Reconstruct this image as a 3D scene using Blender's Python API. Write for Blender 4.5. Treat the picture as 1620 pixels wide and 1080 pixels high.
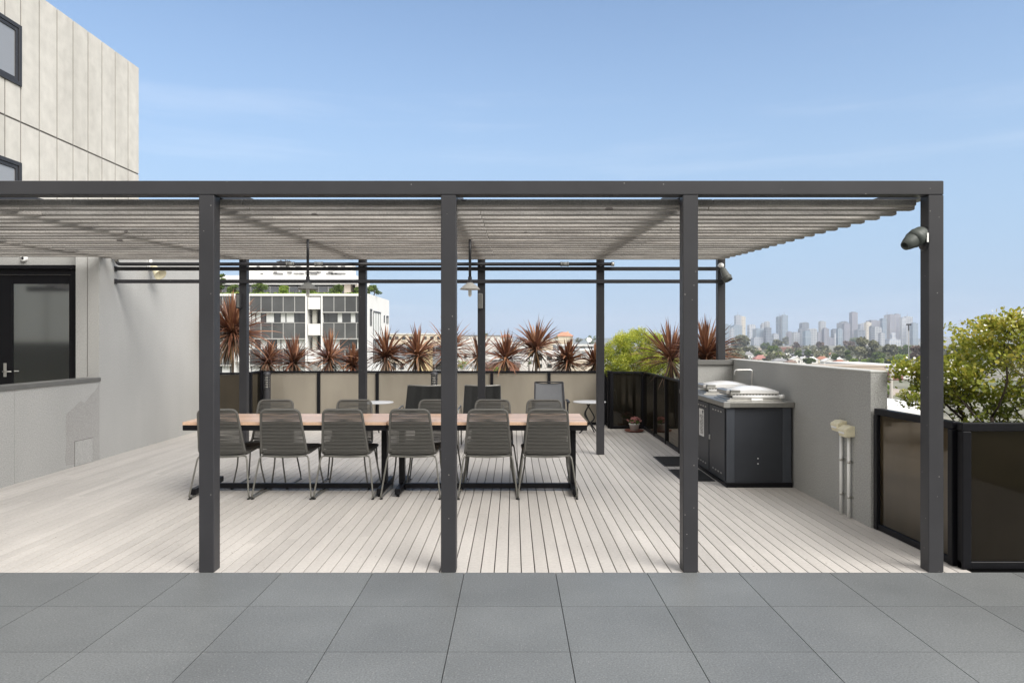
import bpy, math, random
from mathutils import Vector, Matrix
R = math.radians
rnd = random.Random(7)
for o in list(bpy.data.objects): bpy.data.objects.remove(o)
S = bpy.context.scene
COL = S.collection

# ------------------------------------------------------------------ camera, sky, sun, exposure
F, CX, CY, EYE = 1131.0, 812.0, 538.0, 1.526
cam = bpy.data.objects.new('camera', bpy.data.cameras.new('camera')); COL.objects.link(cam)
cam.location = (0, 0, EYE); cam.rotation_euler = (R(90), 0, 0)
cam.data.sensor_width = 36; cam.data.lens = 36 * F / 1620
cam.data.shift_x = -(CX - 810) / 1620; cam.data.shift_y = (CY - 540) / 1620
cam.data.clip_end = 30000; cam.data.clip_start = 0.05
S.camera = cam
SUN_EL, SUN_AZ = 44.0, 138.0          # azimuth clockwise from +Y: behind the camera, to its right
w = bpy.data.worlds.new('World'); S.world = w; w.use_nodes = True
nt = w.node_tree; nt.nodes.clear()
out = nt.nodes.new('ShaderNodeOutputWorld'); bg = nt.nodes.new('ShaderNodeBackground')
sky = nt.nodes.new('ShaderNodeTexSky'); sky.sky_type = 'NISHITA'; sky.sun_disc = False
sky.sun_elevation = R(SUN_EL); sky.sun_rotation = R(SUN_AZ)
sky.altitude = 0; sky.air_density = 1.0; sky.dust_density = 0.6; sky.ozone_density = 2.0
bg.inputs['Strength'].default_value = 0.145
LK = nt.links.new
def NN(t, **k):
    x = nt.nodes.new(t)
    for a_, v_ in k.items(): setattr(x, a_, v_)
    return x
tc = NN('ShaderNodeTexCoord'); sp = NN('ShaderNodeSeparateXYZ'); LK(tc.outputs['Generated'], sp.inputs[0])
def rng(src, a, b, c, d):
    x = NN('ShaderNodeMapRange'); x.interpolation_type = 'SMOOTHSTEP'
    for i, v in enumerate((a, b, c, d)): x.inputs[i+1].default_value = v
    LK(src, x.inputs[0]); return x.outputs[0]
# pale air low over the horizon
mh = NN('ShaderNodeMixRGB'); mh.inputs['Color2'].default_value = (2.05, 2.95, 4.15, 1)
LK(rng(sp.outputs['Z'], .0, .50, .94, .10), mh.inputs['Fac']); LK(sky.outputs[0], mh.inputs['Color1'])
# faint streaks ahead, an unseen cloud deck added behind and overhead for neutral light
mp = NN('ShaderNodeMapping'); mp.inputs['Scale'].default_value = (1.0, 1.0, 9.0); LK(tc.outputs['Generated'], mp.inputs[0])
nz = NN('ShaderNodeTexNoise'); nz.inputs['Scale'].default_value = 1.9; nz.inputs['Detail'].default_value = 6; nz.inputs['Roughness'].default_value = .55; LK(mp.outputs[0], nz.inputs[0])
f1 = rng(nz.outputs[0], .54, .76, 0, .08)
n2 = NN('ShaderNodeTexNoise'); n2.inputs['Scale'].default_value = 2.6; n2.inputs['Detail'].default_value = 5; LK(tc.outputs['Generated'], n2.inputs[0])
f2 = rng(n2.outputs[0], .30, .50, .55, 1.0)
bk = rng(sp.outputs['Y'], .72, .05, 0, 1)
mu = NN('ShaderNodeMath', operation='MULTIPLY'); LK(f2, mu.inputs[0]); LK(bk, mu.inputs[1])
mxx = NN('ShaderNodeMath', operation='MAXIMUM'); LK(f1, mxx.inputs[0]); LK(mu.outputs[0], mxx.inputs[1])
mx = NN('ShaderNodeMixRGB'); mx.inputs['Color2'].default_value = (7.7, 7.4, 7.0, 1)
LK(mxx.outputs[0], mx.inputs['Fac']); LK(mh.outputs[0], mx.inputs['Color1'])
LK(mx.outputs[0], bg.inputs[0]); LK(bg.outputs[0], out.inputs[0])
sd = bpy.data.lights.new('sun', 'SUN'); sd.energy = 3.0; sd.angle = R(34); sd.color = (1, .965, .92)
sun = bpy.data.objects.new('sun', sd); COL.objects.link(sun)
d = Vector((math.sin(R(SUN_AZ)) * math.cos(R(SUN_EL)), math.cos(R(SUN_AZ)) * math.cos(R(SUN_EL)), math.sin(R(SUN_EL))))
sun.rotation_euler = d.to_track_quat('Z', 'Y').to_euler()
S.view_settings.view_transform = 'Standard'; S.view_settings.look = 'None'
S.view_settings.exposure = 0.45; S.view_settings.gamma = 1

# ------------------------------------------------------------------ helpers
def P(px, py, Y): return Vector(((px - CX) * Y / F, Y, EYE - (py - CY) * Y / F))
def wx(px, Y): return (px - CX) * Y / F
def wz(py, Y): return EYE - (py - CY) * Y / F

def mat(name, col, rough=.6, metal=0., var=.0, vscale=8., bump=0., bscale=60., col2=None, spec=.5, usevar=None, speck=None, coat=0, stretch=None, flecks=None):
    m = bpy.data.materials.new(name); m.use_nodes = True
    n = m.node_tree; b = n.nodes['Principled BSDF']; L = n.links.new
    b.inputs['Roughness'].default_value = rough; b.inputs['Metallic'].default_value = metal
    b.inputs['Specular IOR Level'].default_value = spec
    if coat: b.inputs['Coat Weight'].default_value = coat
    t = n.nodes.new('ShaderNodeTexCoord'); cur = None
    c1 = (*col, 1); c2 = (*(col2 if col2 else tuple(min(1, c * (1 - var)) for c in col)), 1)
    no = n.nodes.new('ShaderNodeTexNoise'); no.inputs['Scale'].default_value = vscale; no.inputs['Detail'].default_value = 6; no.inputs['Roughness'].default_value = .6
    src = t.outputs['Object']
    if stretch:
        mp_ = n.nodes.new('ShaderNodeMapping'); mp_.inputs['Scale'].default_value = stretch; L(src, mp_.inputs[0]); src = mp_.outputs[0]
    L(src, no.inputs[0])
    cr = n.nodes.new('ShaderNodeValToRGB'); cr.color_ramp.elements[0].position = .32; cr.color_ramp.elements[1].position = .68
    cr.color_ramp.elements[0].color = c1; cr.color_ramp.elements[1].color = c2
    L(no.outputs[0], cr.inputs[0]); cur = cr.outputs[0]
    if speck:       # (scale, strength)
        n2 = n.nodes.new('ShaderNodeTexNoise'); n2.inputs['Scale'].default_value = speck[0]; n2.inputs['Detail'].default_value = 2
        L(t.outputs['Object'], n2.inputs[0])
        mm = n.nodes.new('ShaderNodeMapRange'); mm.inputs[1].default_value = .3; mm.inputs[2].default_value = .7
        mm.inputs[3].default_value = 1 - speck[1]; mm.inputs[4].default_value = 1 + speck[1]
        L(n2.outputs[0], mm.inputs[0])
        x = n.nodes.new('ShaderNodeVectorMath'); x.operation = 'SCALE'; L(cur, x.inputs[0]); L(mm.outputs[0], x.inputs['Scale']); cur = x.outputs[0]
    if usevar:      # face attribute 'var' 0..1 mixes between two colours (low, high)
        a = n.nodes.new('ShaderNodeAttribute'); a.attribute_name = 'var'
        r2 = n.nodes.new('ShaderNodeValToRGB'); els = r2.color_ramp.elements
        for i, c in enumerate(usevar):
            e = els[i] if i < 2 else els.new(1)
            e.color = (*c, 1)
        for i, e in enumerate(els): e.position = i / (len(els) - 1)
        for i, c in enumerate(usevar): els[i].color = (*c, 1)
        L(a.outputs['Fac'], r2.inputs[0])
        x = n.nodes.new('ShaderNodeMixRGB'); x.blend_type = 'MULTIPLY'; x.inputs[0].default_value = 1
        L(cur, x.inputs[1]); L(r2.outputs[0], x.inputs[2]); cur = x.outputs[0]
    if flecks:      # (scale, threshold, colour): sparse chips or grit
        vo = n.nodes.new('ShaderNodeTexVoronoi'); vo.inputs['Scale'].default_value = flecks[0]; L(t.outputs['Object'], vo.inputs[0])
        sc_ = n.nodes.new('ShaderNodeSeparateXYZ'); L(vo.outputs['Color'], sc_.inputs[0])
        ma = n.nodes.new('ShaderNodeMath'); ma.operation = 'GREATER_THAN'; ma.inputs[1].default_value = flecks[1]; L(sc_.outputs[0], ma.inputs[0])
        mb_ = n.nodes.new('ShaderNodeMath'); mb_.operation = 'LESS_THAN'; mb_.inputs[1].default_value = .28; L(vo.outputs['Distance'], mb_.inputs[0])
        mc = n.nodes.new('ShaderNodeMath'); mc.operation = 'MULTIPLY'; L(ma.outputs[0], mc.inputs[0]); L(mb_.outputs[0], mc.inputs[1])
        mm_ = n.nodes.new('ShaderNodeMixRGB'); L(mc.outputs[0], mm_.inputs[0]); L(cur, mm_.inputs[1]); mm_.inputs[2].default_value = (*flecks[2],1); cur = mm_.outputs[0]
    L(cur, b.inputs['Base Color'])
    if bump:
        n3 = n.nodes.new('ShaderNodeTexNoise'); n3.inputs['Scale'].default_value = bscale; n3.inputs['Detail'].default_value = 4
        L(t.outputs['Object'], n3.inputs[0])
        bu = n.nodes.new('ShaderNodeBump'); bu.inputs['Strength'].default_value = bump; bu.inputs['Distance'].default_value = .01
        L(n3.outputs[0], bu.inputs['Height']); L(bu.outputs[0], b.inputs['Normal'])
    return m

class MB:
    def __init__(s): s.v = []; s.f = []; s.mi = []; s.va = []; s.sm = []
    def add(s, vs, fs, mi=0, var=.5, smooth=False):
        o = len(s.v); s.v += [tuple(v) for v in vs]
        for f in fs: s.f.append([i + o for i in f]); s.mi.append(mi); s.va.append(var); s.sm.append(smooth)
        return s
    def box(s, a, b, mi=0, var=.5, M=None):
        x0, y0, z0 = a; x1, y1, z1 = b
        vs = [Vector(p) for p in ((x0,y0,z0),(x1,y0,z0),(x1,y1,z0),(x0,y1,z0),(x0,y0,z1),(x1,y0,z1),(x1,y1,z1),(x0,y1,z1))]
        if M: vs = [M @ v for v in vs]
        return s.add(vs, [(0,3,2,1),(4,5,6,7),(0,1,5,4),(1,2,6,5),(2,3,7,6),(3,0,4,7)], mi, var)
    def bbox(s, a, b, r=.004, mi=0, var=.5):      # box with chamfered edges
        x0, y0, z0 = a; x1, y1, z1 = b; r = min(r, abs(x1-x0)/3, abs(y1-y0)/3, abs(z1-z0)/3)
        vs = []
        for z, i in ((z0, r), (z0 + r, 0), (z1 - r, 0), (z1, r)):
            X0, X1, Y0, Y1 = x0 + i, x1 - i, y0 + i, y1 - i
            vs += [(X0+r,Y0,z),(X1-r,Y0,z),(X1,Y0+r,z),(X1,Y1-r,z),(X1-r,Y1,z),(X0+r,Y1,z),(X0,Y1-r,z),(X0,Y0+r,z)]
        fs = [tuple(range(7, -1, -1)), tuple(range(24, 32))]
        for k in range(3):
            for i in range(8): fs.append((k*8+i, k*8+(i+1)%8, k*8+8+(i+1)%8, k*8+8+i))
        return s.add(vs, fs, mi, var)
    def tube(s, pts, r, n=6, closed=False, mi=0, var=.5, cap=True, smooth=True):
        pts = [Vector(p) for p in pts]; rr = r if isinstance(r, (list, tuple)) else [r] * len(pts)
        o = []; m = len(pts); prev = None
        for i, p in enumerate(pts):
            if closed: t = pts[(i+1) % m] - pts[i-1]
            else: t = pts[min(i+1, m-1)] - pts[max(i-1, 0)]
            t.normalize()
            if prev is None:
                a = Vector((0,0,1)) if abs(t.z) < .9 else Vector((1,0,0)); u = t.cross(a).normalized()
            else:
                u = prev - t * prev.dot(t)
                u = u.normalized() if u.length > 1e-6 else t.orthogonal().normalized()
            prev = u; v = t.cross(u)
            for k in range(n):
                a = 2 * math.pi * (k + .5) / n
                o.append(p + (u * math.cos(a) + v * math.sin(a)) * rr[i])
        fs = []
        for i in range(m if closed else m - 1):
            j = (i + 1) % m
            for k in range(n): fs.append((i*n+k, i*n+(k+1)%n, j*n+(k+1)%n, j*n+k))
        if cap and not closed: fs.append(tuple(range(n-1, -1, -1))); fs.append(tuple((m-1)*n+k for k in range(n)))
        return s.add(o, fs, mi, var, smooth)
    def lathe(s, prof, c=(0,0,0), n=20, mi=0, M=None, smooth=True, var=.5):
        vs = []; fs = []
        for (r, z) in prof:
            for k in range(n):
                a = 2*math.pi*k/n; p = Vector((r*math.cos(a), r*math.sin(a), z))
                if M: p = M @ p
                vs.append(p + Vector(c))
        for i in range(len(prof)-1):
            for k in range(n): fs.append((i*n+k, i*n+(k+1)%n, (i+1)*n+(k+1)%n, (i+1)*n+k))
        return s.add(vs, fs, mi, var, smooth)
    def build(s, name, mats, parent=None, loc=None):
        me = bpy.data.meshes.new(name); me.from_pydata(s.v, [], s.f); 
        if not isinstance(mats, (list, tuple)): mats = [mats]
        for m in mats: me.materials.append(m)
        me.polygons.foreach_set('material_index', s.mi); me.polygons.foreach_set('use_smooth', s.sm)
        at = me.attributes.new('var', 'FLOAT', 'FACE'); at.data.foreach_set('value', s.va)
        me.update()
        o = bpy.data.objects.new(name, me); COL.objects.link(o)
        if parent: o.parent = parent
        if loc is not None: o.location = loc
        return o

def tag(o, label=None, cat=None, group=None, kind=None):
    if label: o['label'] = label
    if cat: o['category'] = cat
    if group: o['group'] = group
    if kind: o['kind'] = kind
    return o
def thing(name, label, cat, loc=(0,0,0), rz=0, group=None):
    o = bpy.data.objects.new(name, None); COL.objects.link(o); o.empty_display_size = .1
    o.location = loc; o.rotation_euler = (0, 0, rz); return tag(o, label, cat, group)
def dup(root, loc, rz=0, label=None, scale=None, group=None):
    def cp(o, par):
        c = o.copy(); COL.objects.link(c)
        if par: c.parent = par
        for ch in list(o.children): cp(ch, c)
        return c
    r = cp(root, None); r.location = loc; r.rotation_euler = (0, 0, rz)
    if scale is not None: r.scale = (scale,)*3 if not isinstance(scale, (tuple, list)) else scale
    if label: r['label'] = label
    if group: r['group'] = group
    return r
def struct(name, mb, m): return tag(mb.build(name, m), kind='structure')
def arc(c, r, a0, a1, n, f): return [Vector(c) + f(r*math.cos(a0+(a1-a0)*i/n), r*math.sin(a0+(a1-a0)*i/n)) for i in range(n+1)]
def rounded(pts, r, n=4, closed=False):
    pts = [Vector(p) for p in pts]; out = []; m = len(pts)
    for i, p in enumerate(pts):
        if not closed and i in (0, m-1): out.append(p); continue
        a, b = pts[i-1], pts[(i+1) % m]
        ra = min(r, (a-p).length*.49); rb = min(r, (b-p).length*.49)
        A = p + (a-p).normalized()*ra; B = p + (b-p).normalized()*rb
        for k in range(n+1):
            t = k/n; out.append(A*(1-t)**2 + p*2*t*(1-t) + B*t*t)
    return out

# ------------------------------------------------------------------ materials
M_char = mat('charcoal_paint', (.038,.038,.042), .45, var=.22, vscale=2.2, spec=.4, flecks=(85,.994,(.28,.27,.26)), speck=(600,.10), bump=.05, bscale=400)
M_chard = mat('dark_paint', (.022,.022,.025), .4, spec=.35, var=.15, vscale=4)
M_black = mat('black_frame', (.006,.006,.008), .42, spec=.22, var=.2)
M_slat = mat('weathered_slat', (.38,.365,.345), .8, var=.0, col2=(.20,.19,.18), vscale=9, stretch=(.18,1,1), flecks=(9,.985,(.10,.09,.085)), speck=(90,.18), bump=.4, bscale=90, usevar=((.75,.75,.75),(1.12,1.10,1.08)))
M_deck = mat('deck_board', (.535,.508,.475), .62, col2=(.46,.437,.41), vscale=2.6, stretch=(1,.25,1), flecks=(40,.992,(.30,.27,.24)), speck=(45,.06), bump=.10, bscale=150, usevar=((.90,.895,.89),(1.04,1.035,1.03)), spec=.3)
M_gap = mat('gap_black', (.015,.014,.013), .9)
M_tile = mat('grey_paver', (.165,.175,.178), .45, col2=(.128,.136,.139), vscale=1.1, flecks=(95,.93,(.26,.26,.255)), speck=(110,.28), bump=.10, bscale=260, usevar=((.91,.91,.91),(1.07,1.065,1.06)), spec=.5)
M_grout = mat('paver_joint', (.03,.03,.03), .9)
M_conc = mat('panel_concrete', (.62,.60,.56), .85, col2=(.51,.49,.455), vscale=.6, stretch=(1,1.8,.35), speck=(3.5,.07), bump=.1, bscale=30, usevar=((.95,.95,.94),(1.03,1.03,1.03)))
M_joint = mat('panel_joint', (.16,.15,.14), .9)
M_steel = mat('stainless', (.62,.61,.58), .42, metal=1, var=.1, vscale=20)
M_steelm = mat('brushed_steel_edge', (.42,.41,.38), .4, metal=1, var=.15, vscale=30)
M_white = mat('white_enamel', (.72,.715,.70), .25, var=.03, coat=.3)
M_whitep = mat('white_plastic', (.86,.86,.84), .4, var=.06)
M_cream = mat('cream_plastic', (.78,.72,.52), .5, var=.15, vscale=20)
M_cord = mat('olive_cord', (.148,.145,.134), .75, col2=(.113,.111,.102), vscale=200, bump=.3, bscale=500, spec=.3)
M_leg = mat('chair_leg_steel', (.20,.195,.175), .35, metal=.35, var=.15)
M_wood = mat('oiled_wood', (.78,.55,.40), .30, col2=(.70,.47,.33), vscale=5, speck=(60,.08), usevar=((.80,.78,.75),(1.14,1.12,1.1)))
M_rope = mat('black_rope', (.016,.017,.016), .55, var=.3, vscale=60, bump=.3, bscale=400)
M_sling = mat('grey_sling', (.13,.135,.145), .7, var=.1, speck=(800,.15))
M_cab = mat('cabinet_navy', (.031,.035,.043), .45, col2=(.024,.027,.034), vscale=3, bump=.12, bscale=500, speck=(500,.15))
M_rub = mat('rubber_mat', (.02,.02,.02), .7, var=.2)
M_terra = mat('terracotta', (.22,.085,.06), .7, var=.2)
M_soil = mat('soil', (.035,.028,.022), .95, var=.4, vscale=20, bump=.6)
M_cordy = mat('red_sword_leaf', (1,1,1), .38, var=.25, vscale=9, usevar=((.095,.045,.032),(.23,.098,.058),(.46,.24,.13)), spec=.4)
M_dead = mat('dry_leaf', (1,1,1), .7, var=.3, vscale=9, usevar=((.10,.06,.045),(.28,.19,.13),(.42,.24,.07)))
M_trunk = mat('bark', (.16,.125,.09), .9, var=.4, vscale=14, bump=.5)
M_trunkd = mat('dark_bark', (.075,.055,.042), .9, var=.4, vscale=14, bump=.5)
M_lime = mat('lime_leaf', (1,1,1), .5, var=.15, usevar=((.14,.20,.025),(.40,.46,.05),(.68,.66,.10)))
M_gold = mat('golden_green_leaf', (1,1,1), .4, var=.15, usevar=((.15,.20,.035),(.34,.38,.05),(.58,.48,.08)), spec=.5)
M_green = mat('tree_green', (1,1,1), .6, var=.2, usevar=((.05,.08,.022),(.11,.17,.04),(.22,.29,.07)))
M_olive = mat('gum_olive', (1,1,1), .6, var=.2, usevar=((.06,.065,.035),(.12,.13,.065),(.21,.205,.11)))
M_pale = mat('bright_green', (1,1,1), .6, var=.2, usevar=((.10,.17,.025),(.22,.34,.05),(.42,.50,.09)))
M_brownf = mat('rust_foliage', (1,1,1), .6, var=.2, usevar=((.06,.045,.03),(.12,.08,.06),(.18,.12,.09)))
M_glassd_ = 0
M_flower = mat('white_blossom', (.8,.78,.72), .6, var=.05)
M_pink = mat('pink_petal', (.42,.17,.16), .7, var=.3, vscale=60)
M_glassd = mat('dark_window_glass', (.035,.037,.037), .06, var=.2, vscale=.5, spec=.9)
M_glassd.node_tree.nodes['Principled BSDF'].inputs['IOR'].default_value = 3.6
M_bwhite = mat('white_render', (.78,.78,.77), .8, col2=(.72,.72,.71), vscale=.3)
M_bglass = mat('grey_screen_glass', (.055,.057,.057), .15, col2=(.10,.103,.103), vscale=.25, usevar=((.7,.7,.7),(1.2,1.2,1.2)))
M_curt = mat('curtain', (.72,.74,.73), .8, var=.1, vscale=1)

def leafy(m, k=.4):     # thin leaves let light through
    n = m.node_tree; b = n.nodes['Principled BSDF']; o = n.nodes['Material Output']; L = n.links.new
    tr = n.nodes.new('ShaderNodeBsdfTranslucent'); L(b.inputs['Base Color'].links[0].from_socket, tr.inputs[0])
    mx_ = n.nodes.new('ShaderNodeMixShader'); mx_.inputs[0].default_value = k; L(b.outputs[0], mx_.inputs[1]); L(tr.outputs[0], mx_.inputs[2]); L(mx_.outputs[0], o.inputs[0])
for m_ in (M_lime, M_gold, M_pale, M_green): leafy(m_)
leafy(M_cordy, .15)
def rendered(name, c1, c2):
    m = mat(name, c1, .85, col2=c2, vscale=1.1, stretch=(1,1,.35), speck=(85,.20), bump=.6, bscale=110)
    return m
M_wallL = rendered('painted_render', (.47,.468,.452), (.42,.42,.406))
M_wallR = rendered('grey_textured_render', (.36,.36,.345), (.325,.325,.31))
M_patch = rendered('damp_render', (.405,.398,.384), (.37,.362,.35))
M_cap = mat('grey_capping', (.155,.155,.146), .5, var=.12)
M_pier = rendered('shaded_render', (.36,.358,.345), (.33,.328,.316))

def glass_film(name, tint, trans, gloss=.5, rough=.06):
    m = bpy.data.materials.new(name); m.use_nodes = True; n = m.node_tree; n.nodes.clear(); L = n.links.new
    o = n.nodes.new('ShaderNodeOutputMaterial'); tr = n.nodes.new('ShaderNodeBsdfTranslucent'); di = n.nodes.new('ShaderNodeBsdfDiffuse'); gl = n.nodes.new('ShaderNodeBsdfGlossy')
    t = n.nodes.new('ShaderNodeTexCoord'); no = n.nodes.new('ShaderNodeTexNoise'); no.inputs['Scale'].default_value = 1.7; no.inputs['Detail'].default_value = 5
    mp = n.nodes.new('ShaderNodeMapping'); mp.inputs['Scale'].default_value = (1,1,.35)
    L(t.outputs['Object'], mp.inputs[0]); L(mp.outputs[0], no.inputs[0])
    cr = n.nodes.new('ShaderNodeValToRGB'); cr.color_ramp.elements[0].position = .3; cr.color_ramp.elements[1].position = .7
    cr.color_ramp.elements[0].color = (*[c*.74 for c in tint], 1); cr.color_ramp.elements[1].color = (*tint, 1); L(no.outputs[0], cr.inputs[0])
    L(cr.outputs[0], tr.inputs[0]); L(cr.outputs[0], di.inputs[0])
    a = n.nodes.new('ShaderNodeMixShader'); a.inputs[0].default_value = trans; L(di.outputs[0], a.inputs[1]); L(tr.outputs[0], a.inputs[2])
    fr = n.nodes.new('ShaderNodeFresnel'); fr.inputs['IOR'].default_value = 1.0 + gloss
    gl.inputs['Roughness'].default_value = rough; gl.inputs['Color'].default_value = (.95,.9,.82,1)
    b = n.nodes.new('ShaderNodeMixShader'); L(fr.outputs[0], b.inputs[0]); L(a.outputs[0], b.inputs[1]); L(gl.outputs[0], b.inputs[2]); L(b.outputs[0], o.inputs[0])
    return m
M_frost = glass_film('frosted_bronze_glass', (.46,.415,.34), .42, .75, .10)
M_bronze = glass_film('bronze_glass', (.34,.29,.21), .96, .7, .04)
M_dkglass = glass_film('smoked_glass', (.022,.019,.013), .3, .75, .03)
M_blkglass = glass_film('black_bronze_glass', (.17,.14,.095), .97, .34, .05)

# ------------------------------------------------------------------ ground, tiles, deck
g = MB(); N = 60
g.add([(-9000,-2000,-18),(9000,-2000,-18),(9000,12000,-18),(-9000,12000,-18)], [(0,1,2,3)])
gm = mat('suburban_ground', (.10,.12,.06), .95, col2=(.22,.20,.17), vscale=.012, speck=(.06,.35))
struct('ground', g, gm)
hb = MB(); hv = []; hf = []
K = 90
for i in range(K+1):
    X = -7000 + 14000*i/K; h = 26 + 22*math.sin(i*.23+.6) + 10*math.sin(i*.71) + 6*math.sin(i*1.9)
    for (yy, zz) in ((6200,-18),(6600,h*.7-18+14),(7100,h+10),(8200,-18)): hv.append((X,yy,zz))
for i in range(K):
    for k in range(3): hf.append((i*4+k,(i+1)*4+k,(i+1)*4+k+1,i*4+k+1))
hb.add(hv, hf, smooth=True); struct('distant_hills', hb, mat('hill_green', (.06,.08,.05), .95, var=.3, vscale=.002))

t = MB()
t.box((-9.6,-6.8,-.30),(5.2,4.70,-.012), 1)
ky = 0
for j in range(0, 20):
    y1 = 4.703 - .6*j; y0 = y1 - .5965
    for i in range(-15, 9):
        x0 = -.322 + .6*i + .0025; t.box((x0, y0, -.03), (x0+.5955, y1-.001, 0), 0, rnd.random())
struct('paved_terrace', t, [M_tile, M_grout])

t = MB(); t.box((-9,4.705,-.30),(3.6,13.9,-.03), 1)
BX = -.037
for i in range(-96, 37):
    x0 = BX + .09*i + .0033; x1 = x0 + .0836
    if x1 > 3.1: break
    ys = 4.708; yend = 13.0
    y = ys - rnd.random()*3.5
    while y < yend:
        ln = rnd.choice((3.6,4.2,4.8,5.4)); a = max(ys, y); b = min(yend, y+ln-.002)
        if b > a: t.bbox((x0,a,-.025),(x1,b,-.001), .0022, 0, rnd.random())
        y += ln
struct('timber_deck', t, [M_deck, M_gap])

# ------------------------------------------------------------------ left building side
wl = thing('rendered_wall', 'tall pale grey rendered wall on the left with pipes fixed to it', 'wall', (-5.3,9.15,0))
t = MB(); t.box((-.30,0,-.2),(0,3.30,3.05)); t.build('wall_panel', M_wallL, wl)
t = MB(); t.box((wx(138.5,9.15)+5.3-.003,-.004,1.06),(wx(138.5,9.15)+5.3+.003,-.001,3.0)); t.build('control_joint', M_joint, wl)
pw = thing('parapet_wall', 'low grey rendered wall under the dark framed door at left', 'wall', (-5.3,4.0,0))
t = MB()
t.box((-.17,-2.0,-.2),(0,1.84,1.0)); t.box((-.17,1.845,-.2),(0,3.595,1.0)); t.box((-.17,3.60,-.2),(0,5.146,1.0)); t.box((-.15,-2,-.2),(-.012,5.14,.99))
t.build('wall_face', M_wallL, pw)
t = MB(); t.bbox((-.20,-2.0,1.0),(.014,5.17,1.05), .004); t.build('capping', M_cap, pw)
# darker repaired patch and access hatch, thin raised render coats
t = MB()
poly = [(3.73,0.0),(3.73,.28),(3.72,.62),(3.78,.70),(3.86,.74),(3.98,.80),(4.09,.83),(4.15,.82),(4.22,.86),(4.38,.88),(4.62,.935),(4.80,.985),(5.14,.99),(5.14,0)]
poly = []
for (px, py) in ((105,736),(103,725),(105,700),(104,682),(105,655),(112,648),(118,643),(124,636),(128,634),(134,637),(139,631),(143,626),(150,619),(155,611),(157,606),(157,726)):
    Y = 5.3*F/(CX-px); poly.append((Y-4.0, max(0.002, min(.998, wz(py, Y)))))
n = len(poly)
t.add([(.0025, y, z) for y, z in poly] + [(-.001, y, z) for y, z in poly], [tuple(range(n))] + [(i, (i+1)%n, n+(i+1)%n, n+i) for i in range(n)])
t.build('damp_patch', M_patch, pw)
t = MB()
ya = 5.3*F/(CX-118)-4; yb = 5.3*F/(CX-146)-4
t.box((.002, ya, .005), (.007, yb, .30)); h = t.build('access_hatch', M_wallL, pw)
t = MB(); t.box((.002,ya-.006,.30),(.005,yb+.006,.306)); t.box((.002,ya-.006,0),(.005,ya-.001,.3)); t.box((.002,yb+.001,0),(.005,yb+.006,.3)); t.build('hatch_seam', M_joint, pw)

db = thing('entry_wall', 'grey recessed wall holding the black framed glass door at left', 'wall', (-7,9.35,0))
X0 = wx(123,9.35)+7
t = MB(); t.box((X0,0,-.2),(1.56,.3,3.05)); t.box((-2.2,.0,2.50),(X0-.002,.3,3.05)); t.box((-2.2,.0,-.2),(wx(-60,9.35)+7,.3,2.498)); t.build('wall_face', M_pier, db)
dr = thing('glass_door', 'black framed glass door with silver lever handle', 'door', (-7,9.35,0))
def dx(px): return wx(px,9.35)+7
zt = wz(426,9.35)
t = MB(); t.bbox((dx(-60)+.002,-.03,-.1),(dx(-50),.08,zt-.002)); t.bbox((dx(-50)+.001,-.03,zt-.07),(dx(114),.08,zt-.002)); t.bbox((dx(114)+.001,-.03,-.1),(X0-.004,.08,zt-.002)); t.build('frame', M_black, dr)
t = MB(); t.bbox((dx(-60),-.07,zt),(dx(122.5),.0,zt+.05)); t.build('head_trim', M_black, dr)
t = MB(); t.bbox((dx(-48),.0,-.05),(dx(19),.05,zt-.075)); t.bbox((dx(109),.0,-.05),(dx(113.5),.05,zt-.075)); t.bbox((dx(19)+.001,.0,wz(449,9.35)),(dx(109)-.001,.05,zt-.075)); t.bbox((dx(19)+.001,0,-.05),(dx(109)-.001,.05,.2))
lf = t.build('door_leaf', M_black, dr)
t = MB(); t.box((dx(19)+.002,.02,.2),(dx(109)-.002,.03,wz(449,9.35)-.001)); t.build('glass_pane', M_glassd, dr)
t = MB(); hx = dx(8.5); hz = wz(585,9.35)
t.bbox((hx-.02,-.012,hz-.09),(hx+.02,-.001,hz+.09)); t.tube([(hx,-.01,hz-.02),(hx,-.05,hz-.02),(hx+.11,-.05,hz-.02)], .009, 8); t.build('door_handle', M_steel, dr)
t = MB(); t.box((dx(19)+.03,.28,.2),(dx(109)-.02,.29,.95),0); t.bbox((dx(25),.2,.62),(dx(100),.27,.75),0)
sg = MB(); c = (wx(39,9.35), 9.33, wz(409,9.35)); Mx = Matrix.Rotation(R(90),3,'X')
sn = thing('wall_sensor', 'round white sensor with black centre above the glass door', 'sensor', c)
sg.lathe([(0,.02),(.03,.02),(.042,.012),(.044,0),(.044,-.02)], n=20, M=Mx); sg.build('cover', M_whitep, sn)
sg = MB(); sg.lathe([(0,.034),(.012,.032),(.018,.021)], n=14, M=Mx); sg.tube([(0,-.03,0),(-.022,-.045,-.003)], .007, 8); sg.build('lens', M_black, sn)

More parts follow.
